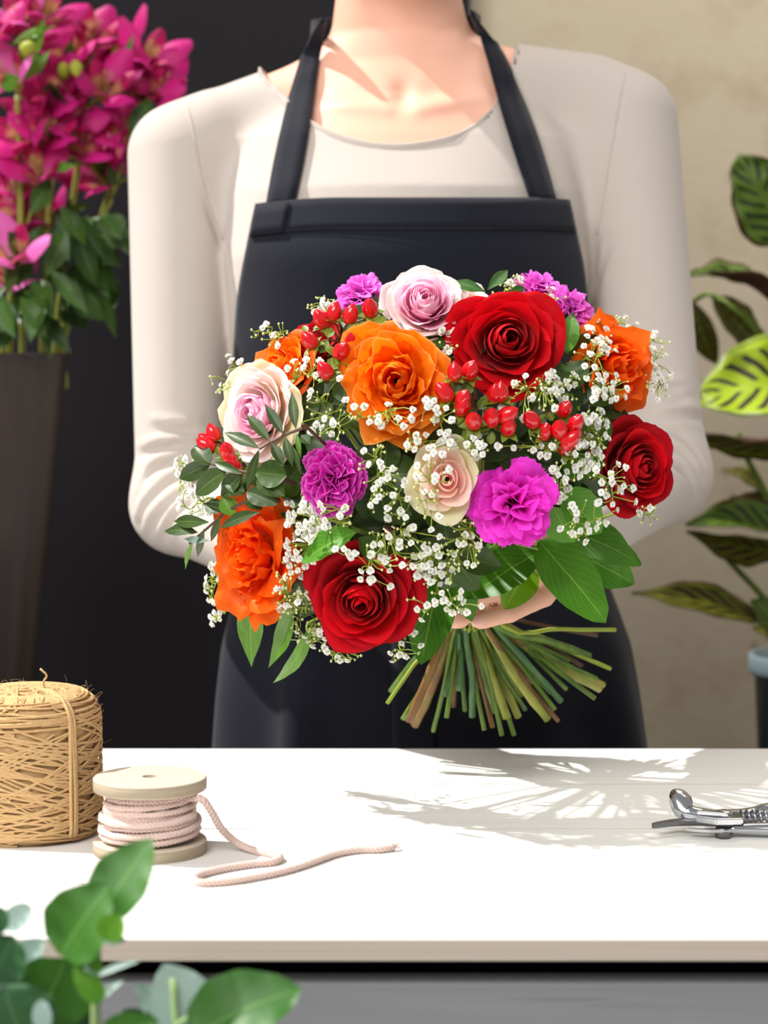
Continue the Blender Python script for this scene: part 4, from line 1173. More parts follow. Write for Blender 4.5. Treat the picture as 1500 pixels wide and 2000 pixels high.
# ---------------------------------------------------------------- baby's breath
def floret_mesh(seed):
    rs = random.Random(seed); v = []; f = []
    for ring, (m, tilt, ln) in enumerate(((7, .25, 1.0), (6, .75, .85), (5, 1.15, .7), (3, 1.45, .5))):
        for k in range(m):
            a = 2 * math.pi * (k + ring * .5) / m + rs.uniform(-.2, .2); tl = tilt + rs.uniform(-.2, .2)
            d = V(math.cos(a) * math.cos(tl), math.sin(a) * math.cos(tl), math.sin(tl)); s = V(-math.sin(a), math.cos(a), 0); L = ln * rs.uniform(.85, 1.1); w = .58 * L
            up = np.cross(d, s) * rs.uniform(-.15, .15)
            n = len(v); v += [d * .05, d * L * .6 + s * w * .7 + up, d * L + s * w * .45, d * L * .9, d * L - s * w * .45, d * L * .6 - s * w * .7 + up]
            f += [(n, n + 1, n + 2, n + 3), (n, n + 3, n + 4, n + 5)]
    me = mesh_of('blossom', np.array(v) * .0026, f, None, False); me.materials.append(M['gyp']); return me
FLO = [floret_mesh(s) for s in (1, 2, 3, 4, 5)]
def ball(c, r):
    v = [c + V(0, 0, r), c - V(0, 0, r)] + [c + r * .95 * V(math.cos(k * 1.2566), math.sin(k * 1.2566), .0) for k in range(5)]
    f = []
    for k in range(5): f += [(0, 2 + k, 2 + (k + 1) % 5), (1, 2 + (k + 1) % 5, 2 + k)]
    return v, f
def babys_breath(label, cu, cv, ru, rv, nf, nb, dY=-.020, fixed=(), size=1.0):
    Y0, n0 = dome(cu, cv); hub = P(cu, cv, Y0 + dY + .030)
    root = thing('babys_breath_spray', label, 'filler flower', hub, 'baby\'s breath sprays in the bouquet')
    stalks = MB(); buds = MB(); pts = []
    for q in list(fixed) + [None] * max(0, nf - len(fixed)):
        if q is None:
            a = rnd.uniform(0, 6.283); r = math.sqrt(rnd.random()); q = (cu + ru * r * math.cos(a), cv + rv * r * math.sin(a))
        pts.append((q, 1))
    for k in range(nb):
        a = rnd.uniform(0, 6.283); r = math.sqrt(rnd.random()) * 1.12; pts.append(((cu + ru * r * math.cos(a), cv + rv * r * math.sin(a)), 0))
    ns = max(2, int(math.sqrt(len(pts)))); subs = []
    for k in range(ns):
        (a, b), _ = pts[rnd.randrange(len(pts))]; a = cu * .35 + a * .65; b = cv * .35 + b * .65
        subs.append(P(a, b, dome(a, b)[0] + dY + rnd.uniform(.007, .014)))
    for s in subs:
        v_, f_, u_ = tube(spline([hub, (hub + s) / 2 + V(rnd.uniform(-1, 1), 0, rnd.uniform(-1, 1)) * .003, s], 5), .00042, 4, False); stalks.add(v_, f_, u_)
    for (a, b), kind in pts:
        Y, n = dome(a, b); q = P(a, b, Y + dY + rnd.uniform(-.006, .007))
        s = min(subs, key=lambda w: np.linalg.norm(w - q)); mid = s * .5 + q * .5 + V(rnd.uniform(-1, 1), rnd.uniform(-.5, .5), rnd.uniform(-1, 1)) * .0022
        v_, f_, u_ = tube(spline([s, mid, q], 4), .00030, 4, False); stalks.add(v_, f_, u_)
        if kind:
            o = bpy.data.objects.new('blossom', FLO[rnd.randrange(5)]); COL.objects.link(o); o.parent = root
            o.location = tuple(q - ORIG[root.name])
            d = Vector(nrm(n * 1.0 + nrm(q - s) * .5 + V(rnd.uniform(-.5, .5), rnd.uniform(-.4, .3), rnd.uniform(-.3, .5))))
            o.rotation_euler = d.to_track_quat('Z', 'Y').to_euler(); k = rnd.uniform(.80, 1.12) * size; o.scale = (k, k, k)
        else:
            v_, f_ = ball(q, rnd.uniform(.0008, .0013)); buds.add(v_, f_)
    le = ENDS.pop() if ENDS else None
    v_, f_, u_ = tube(stem_path(hub, n0, le, .02, .014), .0015 if le else .0008, 6, bool(le)); stalks.add(v_, f_, u_)
    stalks.build('stalks', M['gstem'], root)
    if nb:
        o = buds.build('buds', M['bud'], root); o['kind'] = 'stuff'
BB = [
 ('green-budded baby\'s breath rising against the navy bib at upper left', 530, 650, 36, 30, 3, 18, 0, [(535, 655), (514, 640)]),
 ('baby\'s breath at the upper left edge by the sleeve, above the pink and white rose', 448, 735, 34, 42, 6, 22, -.006, [(458, 738), (446, 728), (432, 752)]),
 ('baby\'s breath at the top left beside the orchid carnation', 630, 598, 28, 20, 5, 14, .006, [(630, 592), (636, 600)]),
 ('baby\'s breath in front of the half-hidden orange rose', 594, 722, 34, 36, 6, 12, -.02, [(575, 706), (594, 717), (562, 720), (566, 752), (607, 764), (625, 706)]),
 ('baby\'s breath left under the big orange rose', 640, 812, 48, 46, 8, 26, -.014, [(664, 740), (635, 818), (650, 822), (606, 773)]),
 ('baby\'s breath across the lower petals of the big orange rose', 736, 812, 60, 26, 8, 18, -.030, [(692, 795), (722, 824), (738, 824), (779, 817), (788, 832), (806, 800), (803, 818), (712, 795)]),
 ('baby\'s breath right below the big orange rose, by the middle berries', 848, 800, 38, 30, 8, 10, -.024, [(848, 783), (852, 798), (851, 819), (835, 795), (882, 820), (870, 849)]),
 ('baby\'s breath above the cream rosebud', 838, 862, 60, 22, 10, 14, -.016, [(832, 850), (862, 864), (880, 865), (815, 862)]),
 ('baby\'s breath right beside the purple carnation', 738, 934, 36, 62, 11, 22, -.020, [(711, 881), (746, 912), (767, 915), (757, 934), (740, 944), (730, 955), (735, 978), (790, 940)]),
 ('baby\'s breath between the cream rosebud and the bottom red rose', 800, 980, 52, 36, 8, 24, -.018, [(767, 967), (790, 948), (758, 1012), (793, 1011), (842, 1034)]),
 ('baby\'s breath speckling the cream rosebud', 850, 930, 36, 52, 7, 6, -.034, [(833, 894), (816, 910), (850, 930), (844, 966), (877, 917), (858, 1008)]),
 ('baby\'s breath above the bottom red rose', 770, 1056, 66, 34, 10, 26, -.020, [(760, 1048), (780, 1058), (803, 1060), (822, 1085), (800, 1032), (858, 1048)]),
 ('baby\'s breath lying on the bottom red rose', 718, 1106, 56, 44, 11, 8, -.042, [(655, 1072), (672, 1072), (685, 1087), (725, 1083), (752, 1097), (761, 1114), (786, 1104), (724, 1114), (706, 1115), (728, 1131), (762, 1145)]),
 ('dense baby\'s breath between ruffled orange rose and purple carnation', 592, 1010, 40, 46, 20, 8, -.006, []),
 ('dense baby\'s breath right beside the ruffled orange rose', 586, 1080, 34, 52, 20, 6, -.004, []),
 ('baby\'s breath across the foot of the purple carnation', 640, 1010, 48, 30, 9, 10, -.030, [(592, 985), (632, 994), (664, 1007), (634, 1028), (598, 1022), (606, 1056), (575, 1002)]),
 ('baby\'s breath at the left edge against the beige sleeve, above the dark leaf sprigs', 362, 926, 26, 40, 10, 14, -.004, [(345, 908), (365, 908), (348, 925), (376, 950)]),
 ('baby\'s breath at the left edge behind the pointed dark leaf sprig', 384, 984, 38, 30, 11, 14, .004, []),
 ('baby\'s breath at the lower left corner beside the ruffled orange rose', 416, 1140, 20, 44, 12, 8, .000, [(404, 1145), (408, 1172), (420, 1175)]),
 ('small baby\'s breath tuft lowest at the left edge', 424, 1208, 16, 20, 5, 5, .002, []),
 ('budded baby\'s breath over the lower right of the ruffled orange rose', 556, 1160, 30, 46, 6, 30, -.026, [(558, 1184), (540, 1150)]),
 ('baby\'s breath left beside the bottom red rose', 598, 1196, 36, 48, 7, 28, -.006, [(625, 1230)]),
 ('baby\'s breath below the bottom left of the red rose', 590, 1250, 46, 22, 6, 16, 0, [(600, 1250), (612, 1262)]),
 ('budded baby\'s breath hanging below the bottom red rose', 664, 1274, 40, 18, 4, 16, 0, [(640, 1272), (665, 1290)]),
 ('baby\'s breath right under the bottom red rose', 790, 1264, 34, 26, 5, 12, -.010, [(766, 1290), (794, 1282), (808, 1236)]),
 ('dense baby\'s breath in the lower middle, left of the broad leaves', 846, 1104, 50, 40, 22, 34, -.014, []),
 ('baby\'s breath veiling the hand', 862, 1176, 66, 26, 13, 12, -.030, [(815, 1190), (834, 1182), (850, 1180), (866, 1172), (874, 1190), (884, 1196), (912, 1196), (940, 1184), (898, 1166), (824, 1210)]),
 ('budded baby\'s breath below the cream rosebud', 908, 1056, 42, 52, 6, 36, -.014, [(925, 1104), (897, 1062)]),
 ('baby\'s breath at the top right corner beside the orchid carnation', 1196, 640, 50, 26, 14, 12, -.006, [(1163, 624), (1177, 618), (1222, 620), (1196, 634)]),
 ('dense baby\'s breath farthest right against the beige sleeve', 1262, 690, 46, 46, 20, 18, .000, [(1258, 664), (1276, 680), (1300, 694), (1310, 730), (1278, 720)]),
 ('baby\'s breath at the right edge beside the veiled orange rose', 1290, 752, 24, 34, 9, 8, .000, []),
 ('baby\'s breath in front of the veiled orange rose', 1166, 694, 40, 46, 13, 8, -.030, [(1140, 676), (1158, 670), (1173, 686), (1201, 686), (1153, 692), (1161, 718), (1203, 733), (1175, 672)]),
 ('baby\'s breath below the veiled orange rose', 1180, 758, 48, 26, 15, 10, -.018, [(1145, 740), (1170, 742), (1195, 760), (1180, 774), (1220, 776)]),
 ('budded baby\'s breath under the large red rose', 1046, 764, 46, 36, 9, 34, -.016, [(1040, 776), (1083, 797), (1022, 818), (980, 794)]),
 ('dense baby\'s breath right of the large red rose\'s foot', 1100, 752, 34, 34, 16, 16, .000, []),
 ('baby\'s breath right of the low berries', 1152, 842, 40, 46, 16, 24, -.014, [(1146, 818), (1170, 800), (1182, 852)]),
 ('dense baby\'s breath left of the far right red rose', 1136, 902, 42, 34, 17, 14, -.018, [(1132, 906), (1153, 906), (1160, 884), (1146, 918), (1157, 868)]),
 ('baby\'s breath lying on the far right red rose', 1198, 940, 42, 40, 11, 8, -.040, [(1207, 907), (1195, 943), (1175, 942), (1217, 950), (1236, 954), (1174, 962), (1170, 980), (1240, 980), (1196, 985)]),
 ('baby\'s breath on the dark leaves above the largest glossy leaf', 1146, 1010, 44, 46, 12, 10, -.024, [(1122, 994), (1125, 1015), (1143, 1058), (1164, 1032), (1183, 1022), (1205, 996), (1094, 1032), (1150, 1034)]),
 ('baby\'s breath above the bright magenta carnation', 1060, 876, 42, 24, 8, 10, -.012, [(1057, 870), (1004, 875), (973, 872), (1092, 868), (1115, 866)]),
 ('baby\'s breath right beside the bright magenta carnation', 1096, 945, 22, 46, 10, 8, -.012, [(1100, 970), (1104, 936), (1090, 928)]),
 ('baby\'s breath between cream rosebud and magenta carnation', 930, 876, 22, 26, 7, 8, -.016, [(938, 872), (926, 884), (932, 892)]),
 ('baby\'s breath deep between the big orange and large red rose', 876, 660, 16, 46, 7, 8, .006, []),
 ('baby\'s breath in front of the top orchid carnations', 1072, 580, 30, 16, 5, 10, -.008, [(1077, 579), (1060, 586)]),
 ('budded baby\'s breath at the very top beside the grey-green leaves', 1000, 552, 26, 14, 3, 12, .012, []),
 ('budded baby\'s breath hanging under the far right red rose', 1268, 1006, 22, 18, 2, 14, -.004, []),
]
for L in BB:
    lab, cu, cv, ru, rv, nf, nb, dY, fx = L
    babys_breath(lab, cu, cv, ru, rv, int(nf * 1.3) + 1, nb, dY, fx)
# remaining stem ends: plain foliage stalks
k = 0
for e in list(ENDS):
    pass
# ================================================================ THINGS ON THE TABLE
# ---------------------------------------------------------------- ball of jute twine
yj = on_table(60, 1660)[1]; RJ = .0440; CJ = V((56 - 750) * (yj + RJ) / F, yj + RJ, TZ); HJ = .086
jute = thing('twine_ball', 'fat ball of brown jute twine standing beside the wooden spool', 'twine', CJ)
def jprof(h):     # radius at height 0..1
    return RJ * (1 - .30 * max(0, (h - .80) / .20) ** 2.6 - .12 * max(0, (.10 - h) / .10) ** 2) * (1 - .04 * h) - .0012
def jpt(a, h, o=0.0):
    r = jprof(h) + o; return CJ + V(r * math.cos(a), r * math.sin(a), h * HJ)
prof = [(.0001, .0002)] + [(jprof(h) - .0008, h * HJ + .0002) for h in np.linspace(0, 1, 18)] + [(.014, HJ - .002), (.009, HJ - .012), (.0001, HJ - .02)]
v_, f_, u_ = lathe(prof, CJ, 48); ob('twine_core', v_, f_, M['jute'], jute, u_)
mb = MB(); rs = random.Random(5)
for k in range(260):
    h0 = rs.uniform(.02, .97); sl = rs.choice([-1, 1]) * rs.uniform(.06, .46); a0 = rs.uniform(0, 6.283); span = rs.uniform(1.2, 2.6)
    if h0 < .12 or h0 > .78: sl *= .15
    pts = []
    for t in np.linspace(0, 1, 18):
        h = h0 + sl * (t - .5); h = min(.985, max(.012, h)); pts.append(jpt(a0 + span * t, h, .0002 + .0010 * math.sin(math.pi * t) + rs.uniform(0, .0004)))
    v_, f_, u_ = tube(pts, rs.uniform(.00062, .0009), 5, False); mb.add(v_, f_, u_)
for k in range(34):  # strands over the rounded top
    a0 = rs.uniform(0, 6.283); off = rs.uniform(-.022, .022); d = V(math.cos(a0), math.sin(a0), 0); s = V(-math.sin(a0), math.cos(a0), 0); pts = []
    for t in np.linspace(-1, 1, 14):
        q = d * t * .034 + s * off; r = min(.040, np.linalg.norm(q)); h = HJ * (1.0 - .02 * (r / .030) ** 3 - .05 * max(0, (r - .028) / .012) ** 1.5)
        pts.append(CJ + V(q[0], q[1], h + rs.uniform(0, .0006)))
    v_, f_, u_ = tube(pts, .0009, 5, False); mb.add(v_, f_, u_)
o = mb.build('wound_strands', M['jute'], jute); o['kind'] = 'stuff'
for da, w in ((-.82, 0), (-.78, .004), (-.745, .002)):     # strands that run over the edge and down the side
    pts = [CJ + V(.012 * math.cos(da) + w, .012 * math.sin(da), HJ + .001)]
    for h in np.linspace(.985, .05, 20): pts.append(jpt(da + w * 6 * math.sin(h * 5), h, .0020))
    v_, f_, u_ = tube(spline(pts, 34), .00125, 6); ob('tie_strand', v_, f_, M['jute'], jute, u_)
mb = MB()
for k in range(230):
    a = rs.uniform(0, 6.283); h = rs.choice([rs.uniform(.85, 1.0), rs.uniform(.05, 1)]); q = jpt(a, h, .0015); n_ = nrm(V(math.cos(a), math.sin(a), .8 if h > .85 else .1)); c = V(rs.uniform(-1, 1), rs.uniform(-1, 1), rs.uniform(-1, 1))
    L = rs.uniform(.002, .008); v_, f_, u_ = tube(spline([q, q + n_ * L * .5 + c * L * .3, q + n_ * L * .7 + c * L * .8], 6), .00006, 3, False); mb.add(v_, f_, u_)
q = jpt(-1.2, .99, .001) + V(0, .02, .001)
v_, f_, u_ = tube(spline([q, q + V(-.001, 0, .005), q + V(.001, 0, .009), q + V(-.003, 0, .013)], 10), .0007, 5); mb.add(v_, f_, u_)
o = mb.build('loose_fibres', M['jute'], jute); o['kind'] = 'stuff'

# ---------------------------------------------------------------- wooden spool with pink cord
ysp = on_table(295, 1690)[1]; RS = .0325; CS = V((293 - 750) * (ysp + RS) / F, ysp + RS, TZ); HS = .0432; TH = .0072
spool = thing('cord_spool', 'small wooden spool wound with dusty pink cord, loose end trailing', 'spool', CS)
def disc(z0, name):
    pr = [(.0045, 0), (RS - .0006, 0), (RS, .0006), (RS, TH - .0006), (RS - .0006, TH), (.0045, TH), (.0045, 0)]
    v_, f_, u_ = lathe(pr, CS + V(0, 0, z0), 56); o = ob(name, v_, f_, [M['spool_wood'], M['spool_edge']], spool, u_, smooth=False)
    for p_ in o.data.polygons:
        c = p_.center; 
        if abs(p_.normal.z) < .5 and math.hypot(c.x, c.y) > RS * .8: p_.material_index = 1
        if math.hypot(c.x, c.y) > RS * .9: p_.use_smooth = True
    return o
disc(0, 'bottom_disc'); disc(HS - TH, 'top_disc')
v_, f_, u_ = lathe([(.0046, TH), (.0215, TH), (.0215, HS - TH), (.0046, HS - TH)], CS, 32); ob('core', v_, f_, M['spool_wood'], spool, u_)
v_, f_, u_ = lathe([(.0001, .0012), (.0044, .0012)], CS, 20); ob('bore_shade', v_, f_, M['black'], spool, u_)  # added black disc, paints the shade inside the hole
def cord(pts, name, r=.0021, twist=420.0):
    pts = np.asarray(pts); T = np.gradient(pts, axis=0); T /= np.linalg.norm(T, axis=1, keepdims=True) + 1e-12
    L = np.concatenate([[0], np.cumsum(np.linalg.norm(np.diff(pts, axis=0), axis=1))]); mb = MB()
    ref = np.tile(V(0, 0, 1.0), (len(pts), 1)); ref[np.abs(T[:, 2]) > .9] = V(1, 0, 0)
    N1 = np.cross(T, ref); N1 /= np.linalg.norm(N1, axis=1, keepdims=True); B1 = np.cross(T, N1)
    for k in range(3):
        a = L * twist * 2 + k * 2.0944
        q = pts + (N1 * np.cos(a)[:, None] + B1 * np.sin(a)[:, None]) * r * .56; v_, f_, u_ = tube(q, r * .56, 6, True); mb.add(v_, f_, u_)
    return mb
mb = MB(); zz0, zz1 = TH + .0024, HS - TH - .0022; turns = 7.6; npt = 560; pts = []
for i in range(npt):
    t = i / (npt - 1); a = t * turns * 2 * math.pi + 2.0; rr = .0242 + .0024 * (1 - t) ** 1.3 + .0006 * math.sin(a * .37)
    pts.append(CS + V(rr * math.cos(a), rr * math.sin(a), zz0 + (zz1 - zz0) * t + .0010 * math.sin(a + t * 9) * (t > .05) * (t < .93)))
m2 = cord(pts, 'c'); mb.add(np.concatenate(m2.v), m2.f, np.concatenate(m2.uv))
pts = []
for i in range(150):
    t = i / 149; a = t * 1.9 * 2 * math.pi + .3; rr = .0282 - .0006 * t; pts.append(CS + V(rr * math.cos(a), rr * math.sin(a), TH + .004 + .0125 * t + .0016 * math.sin(a)))
m2 = cord(pts, 'c'); mb.add(np.concatenate(m2.v), m2.f, np.concatenate(m2.uv))
mb.build('wound_cord', M['cord'], spool)
tailp = [CS + V(.0205, -.012, HS - TH - .003), P(392, 1560, 1.160), P(412, 1584, 1.163), P(432, 1618, 1.168), P(462, 1646, 1.174)] + [on_table(a, b, .0021) for a, b in
        [(500, 1662), (530, 1668), (547, 1674), (535, 1683), (490, 1688), (440, 1696), (398, 1706), (380, 1716), (392, 1724), (440, 1722), (500, 1713), (560, 1700), (610, 1684), (655, 1668), (700, 1660), (740, 1659), (768, 1655)]]
m2 = cord(spline(tailp, 300), 'c'); tail = m2.build('cord_tail', M['cord'], spool)
mb = MB(); e = tailp[-1]; d = nrm(tailp[-1] - tailp[-2])
for k in range(60):
    b = e - d * rs.uniform(0, .006); c = V(rs.uniform(-.2, 1), rs.uniform(-1, 1), rs.uniform(-.2, .8)); v_, f_, u_ = tube(spline([b, b + (d * .5 + c * .5) * .003, b + (d * .6 + c) * rs.uniform(.003, .006)], 5), .00014, 3, False)
    v_[:, 2] = np.maximum(v_[:, 2], TZ + .0002); mb.add(v_, f_, u_)
o = mb.build('frayed_end', M['cord'], tail); o['kind'] = 'stuff'

# ---------------------------------------------------------------- pruning shears
YP = on_table(1400, 1634)[1]
shears = thing('pruning_shears', 'chrome pruning shears with a coil spring lying open on the white table', 'pruner', P(1404, 1634, YP))
def prism(poly, z0, z1, name, mat, bev=.0004):
    """poly in table x / y metres about the pivot"""
    bm = bmesh.new(); b = P(1404, 1634, YP)
    vs = [bm.verts.new((b[0] + x, b[1] + y, TZ + z0 + (h[0] if h else 0))) for x, y, *h in poly]; fc = bm.faces.new(vs)
    r = bmesh.ops.extrude_face_region(bm, geom=[fc])
    for q in r['geom']:
        if isinstance(q, bmesh.types.BMVert): q.co.z += z1 - z0
    bmesh.ops.recalc_face_normals(bm, faces=list(bm.faces))
    if bev: bmesh.ops.bevel(bm, geom=list(bm.edges), offset=bev, segments=2, affect='EDGES')
    bm.verts.index_update(); v_ = np.array([q.co[:] for q in bm.verts]); f_ = [tuple(q.index for q in w.verts) for w in bm.faces]; bm.free()
    return ob(name, v_, f_, mat, shears, smooth=False)
PV = P(1404, 1634, YP)
# lower cutting blade: a curved crescent reaching to the left of the pivot
def crescent(x0, x1, yb, sag, w0, w1, n=14, lift=0.0):
    top, bot = [], []
    for t in np.linspace(0, 1, n):
        x = x0 + (x1 - x0) * t; c = yb + sag * math.sin(math.pi * t * .9); w = w0 + (w1 - w0) * t ** .7
        top.append((x, c + w, lift * (1 - t))); bot.append((x, c - w * .3, lift * (1 - t)))
    return top + bot[::-1]
prism(crescent(-.040, .008, -.004, .0095, .0026, .0105), .0056, .0086, 'cutting_blade', M['blade'])
prism(crescent(-.020, .010, -.003, -.004, .001, .005), .0040, .0058, 'bypass_blade', M['steel'])
# hooked counter-blade curling up and back
mb = MB(); hook = [V(.004, .010, .0095), V(-.005, .0125, .0096), V(-.0135, .0140, .0100), V(-.0180, .0155, .0122), V(-.0195, .0180, .0160), V(-.0198, .0210, .0200), V(-.0190, .0235, .0232)]
hp = spline([PV + V(a[0], a[1], a[2] - .0) + V(0, 0, TZ - PV[2]) for a in hook], 30); vs = []
for i in range(30):
    T = nrm(hp[min(29, i + 1)] - hp[max(0, i - 1)]); s = nrm(np.cross(T, V(0, 1, 0))); e_ = math.sqrt(max(.04, 1 - max(0, (i - 22) / 7.2) ** 2)); w = (.0034 + .0034 * min(1, i / 18)) * e_; y = V(0, 1, 0) * .0046 * e_
    for k in range(8):
        a = k * math.pi / 4; vs.append(hp[i] + s * w * math.cos(a) + y * math.sin(a))
f_ = [(i * 8 + k, i * 8 + (k + 1) % 8, (i + 1) * 8 + (k + 1) % 8, (i + 1) * 8 + k) for i in range(29) for k in range(8)] + [tuple(range(8))[::-1], tuple(29 * 8 + k for k in range(8))]
ob('hooked_jaw', vs, f_, M['steel'], shears)
prism([(-.014, .000), (-.003, -.0085), (.013, -.0075), (.016, .004), (.006, .014), (-.008, .012)], .0086, .0125, 'jaw_plate', M['steel'], .0008)
prism([(-.013, .001), (.004, -.006), (.006, -.0035), (-.009, .006)], .0126, .0150, 'bevelled_edge', M['steel'], .0006)
v_, f_, u_ = lathe([(.0001, 0), (.0046, 0), (.0046, .0058), (.0038, .0062), (.0001, .0062)], PV + V(.002, -.003, TZ - PV[2] + .0002), 20); ob('pivot_bolt', v_, f_, M['blade'], shears, u_)
v_, f_, u_ = lathe([(.0001, .0022), (.0020, .0022), (.0052, .0014), (.0064, 0), (.0001, 0)], PV + V(.004, .006, TZ - PV[2] + .0125), 20); ob('pivot_nut', v_, f_, M['steel'], shears, u_)
pts = []
for i in range(140):
    t = i / 139; a = t * 6.5 * 2 * math.pi; pts.append(V(PV[0] + .014 + .022 * t, PV[1] + .008 + .0042 * math.cos(a), TZ + .0095 + .0042 * math.sin(a)))
v_, f_, u_ = tube(pts, .0008, 6); ob('spring', v_, f_, M['steel'], shears, u_)
def handle(pts, w, h, name):
    p_ = spline(pts, 30); vs = []
    for i in range(30):
        T = nrm(p_[min(29, i + 1)] - p_[max(0, i - 1)]); s = nrm(np.cross(T, V(0, 0, 1))); k_ = .8 + .4 * math.sin(math.pi * (i / 29))
        for k in range(10):
            a = k * math.pi / 5; vs.append(p_[i] + s * w * k_ * math.cos(a) + V(0, 0, 1) * h * k_ * math.sin(a))
    f_ = [(i * 10 + k, i * 10 + (k + 1) % 10, (i + 1) * 10 + (k + 1) % 10, (i + 1) * 10 + k) for i in range(29) for k in range(10)] + [tuple(range(10))[::-1], tuple(290 + k for k in range(10))]
    ob(name, vs, f_, M['steel'], shears)
b0 = V(PV[0], PV[1], TZ)
handle([b0 + V(.006, .012, .0100), b0 + V(.022, .020, .0082), b0 + V(.036, .022, .0105), b0 + V(.07, .028, .0110), b0 + V(.13, .030, .0085)], .0048, .0042, 'handle')
handle([b0 + V(.006, -.002, .0050), b0 + V(.022, -.002, .0050), b0 + V(.045, -.005, .0052), b0 + V(.09, -.012, .0060), b0 + V(.14, -.010, .0060)], .0042, .0034, 'handle')

# ================================================================ EUCALYPTUS in front of the table
YE = .86
VB = V(-.115, YE, 0)
v_, f_, u_ = lathe([(.0001, .001), (.075, .001), (.078, .010), (.095, .66), (.100, .675), (.096, .675), (.088, .64), (.070, .03), (.0001, .03)], VB, 40)
bk = tag(ob('zinc_bucket', v_, f_, M['bucket'], None, u_, origin=VB), 'tall zinc bucket on the floor that holds the eucalyptus', 'bucket')
def eucalyptus(label, stem_pts, leaves, Y=YE):
    q = [P(a, b, Y + dy) for a, b, dy in stem_pts]; top = q[-1]
    base = VB + V(rnd.uniform(-.03, .03), rnd.uniform(-.03, .03), .035)
    root = thing('eucalyptus_branch', label, 'eucalyptus', base, 'eucalyptus branches in front of the table')
    path = spline([base, base * .4 + q[0] * .6] + q, 40); v_, f_, u_ = tube(path, np.linspace(.0028, .0009, 40), 7); ob('stem', v_, f_, M['euc_stem'], root, u_)
    for L in leaves:
        a, b, w, mat = L[:4]; kw = L[4] if len(L) > 4 else {}
        y0 = Y + kw.get('dy', 0); y1 = y0 + kw.get('ty', 0); n = nrm(V(0, -1, .3) + V(kw.get('tilt', (0, 0, 0))))
        v_, f_, u_ = leaf_mesh(P(a[0], a[1], y0), P(b[0], b[1], y1), n, w * 1.12 * Y / F, kw.get('shape', 'full'), kw.get('cup', .22), kw.get('bend', .06), .08, 9, 15, rnd.uniform(0, 9))
        ob('leaf', v_, f_, M[mat], root, u_)
eucalyptus('slender eucalyptus branch rising highest in front of the table, with a small round bud leaf', [(187, 2010, 0), (188, 1940, 0), (191, 1880, 0), (194, 1830, 0), (206, 1795, 0)],
  [((192, 1800), (299, 1638), 112, 'euc', {'dy': -.005, 'ty': .01, 'shape': 'ovate', 'tilt': (-.3, 0, .1)}), ((118, 1866), (214, 1728), 132, 'euc', {'dy': -.012, 'shape': 'full', 'tilt': (-.25, 0, .2)}),
   ((206, 1836), (236, 1787), 48, 'euc_lime', {'dy': -.022, 'shape': 'round', 'cup': .5}), ((198, 1898), (148, 1832), 26, 'euc_lime', {'dy': -.016}), ((200, 1955), (143, 1890), 40, 'euc_lime', {'dy': -.014}),
   ((192, 1905), (272, 1877), 15, 'euc_pale', {'dy': -.004, 'tilt': (0, 0, .9)}), ((194, 1950), (242, 1914), 18, 'euc_pale', {'dy': -.003, 'tilt': (0, 0, .8)}), ((190, 1900), (164, 1888), 22, 'euc_pale', {'dy': -.002}), ((196, 1830), (246, 1836), 24, 'euc_pale', {'dy': .006})])
eucalyptus('dense eucalyptus branch at the lower left corner with dark and pale leaves', [(60, 2020, .01), (40, 1960, .01), (18, 1900, .005), (4, 1840, 0)],
  [((128, 1872), (66, 2010), 150, 'euc', {'dy': .008, 'tilt': (.3, 0, -.2)}), ((-14, 1922), (24, 1826), 96, 'euc_dark', {'dy': -.01, 'shape': 'round'}), ((46, 2040), (8, 1925), 150, 'euc_dark', {'dy': -.02, 'shape': 'round'}), ((8, 1812), (62, 1770), 44, 'euc_pale', {'dy': .012, 'shape': 'round'}),
   ((-14, 1822), (6, 1772), 44, 'euc_dark', {'dy': -.012, 'shape': 'round'}), ((30, 1880), (88, 1836), 48, 'euc_pale', {'dy': .012}), ((86, 2012), (80, 1952), 34, 'euc_pale', {'dy': -.024, 'shape': 'round'}), ((150, 2020), (146, 1880), 70, 'euc_dark', {'dy': .02})])
eucalyptus('eucalyptus branch low in front of the grey boards with one large bright green leaf', [(330, 2040, .01), (345, 2005, .0), (372, 1985, -.005)],
  [((368, 2030), (590, 1932), 140, 'euc', {'dy': -.012, 'shape': 'full', 'tilt': (-.2, 0, .5), 'bend': .10}), ((386, 2010), (318, 1884), 118, 'euc_pale', {'dy': .008}), ((196, 2030), (310, 1992), 62, 'euc', {'dy': -.006}), ((350, 2020), (262, 1920), 54, 'euc_pale', {'dy': .014, 'tilt': (.5, 0, 0)}), ((300, 2030), (240, 1972), 60, 'euc_dark', {'dy': .01})])

# ================================================================ BEHIND: ALSTROEMERIA VASE
YV = 2.02
rimz = P(0, 690, YV)[2]; VX = P(-34, 690, YV)[0]; sz = P(0, 1560, YV)[2]
RV = (132 + 34) * YV / F; RB = (48 + 34) * YV / F
v_, f_ = box((VX - .22, YV - .16, 0), (VX + .20, YV + .16, sz), .004); tag(ob('plinth', v_, f_, M['stand'], None, None, False), 'black plinth under the tall brown vase', 'plinth')
CV = V(VX, YV, sz)
hv_ = rimz - sz
v_, f_, u_ = lathe([(.0001, .0005), (RB * .92, .0005), (RB, .006), (RB + (RV - RB) * .5, hv_ * .52), (RV, hv_ - .002), (RV - .001, hv_), (RV - .004, hv_), (RB + (RV - RB) * .45 - .004, hv_ * .5), (RB - .004, .02), (.0001, .02)], CV, 56)
tag(ob('floor_vase', v_, f_, M['vase'], None, u_, origin=CV), 'tall tapering smoky brown vase holding the pink alstroemerias', 'vase')
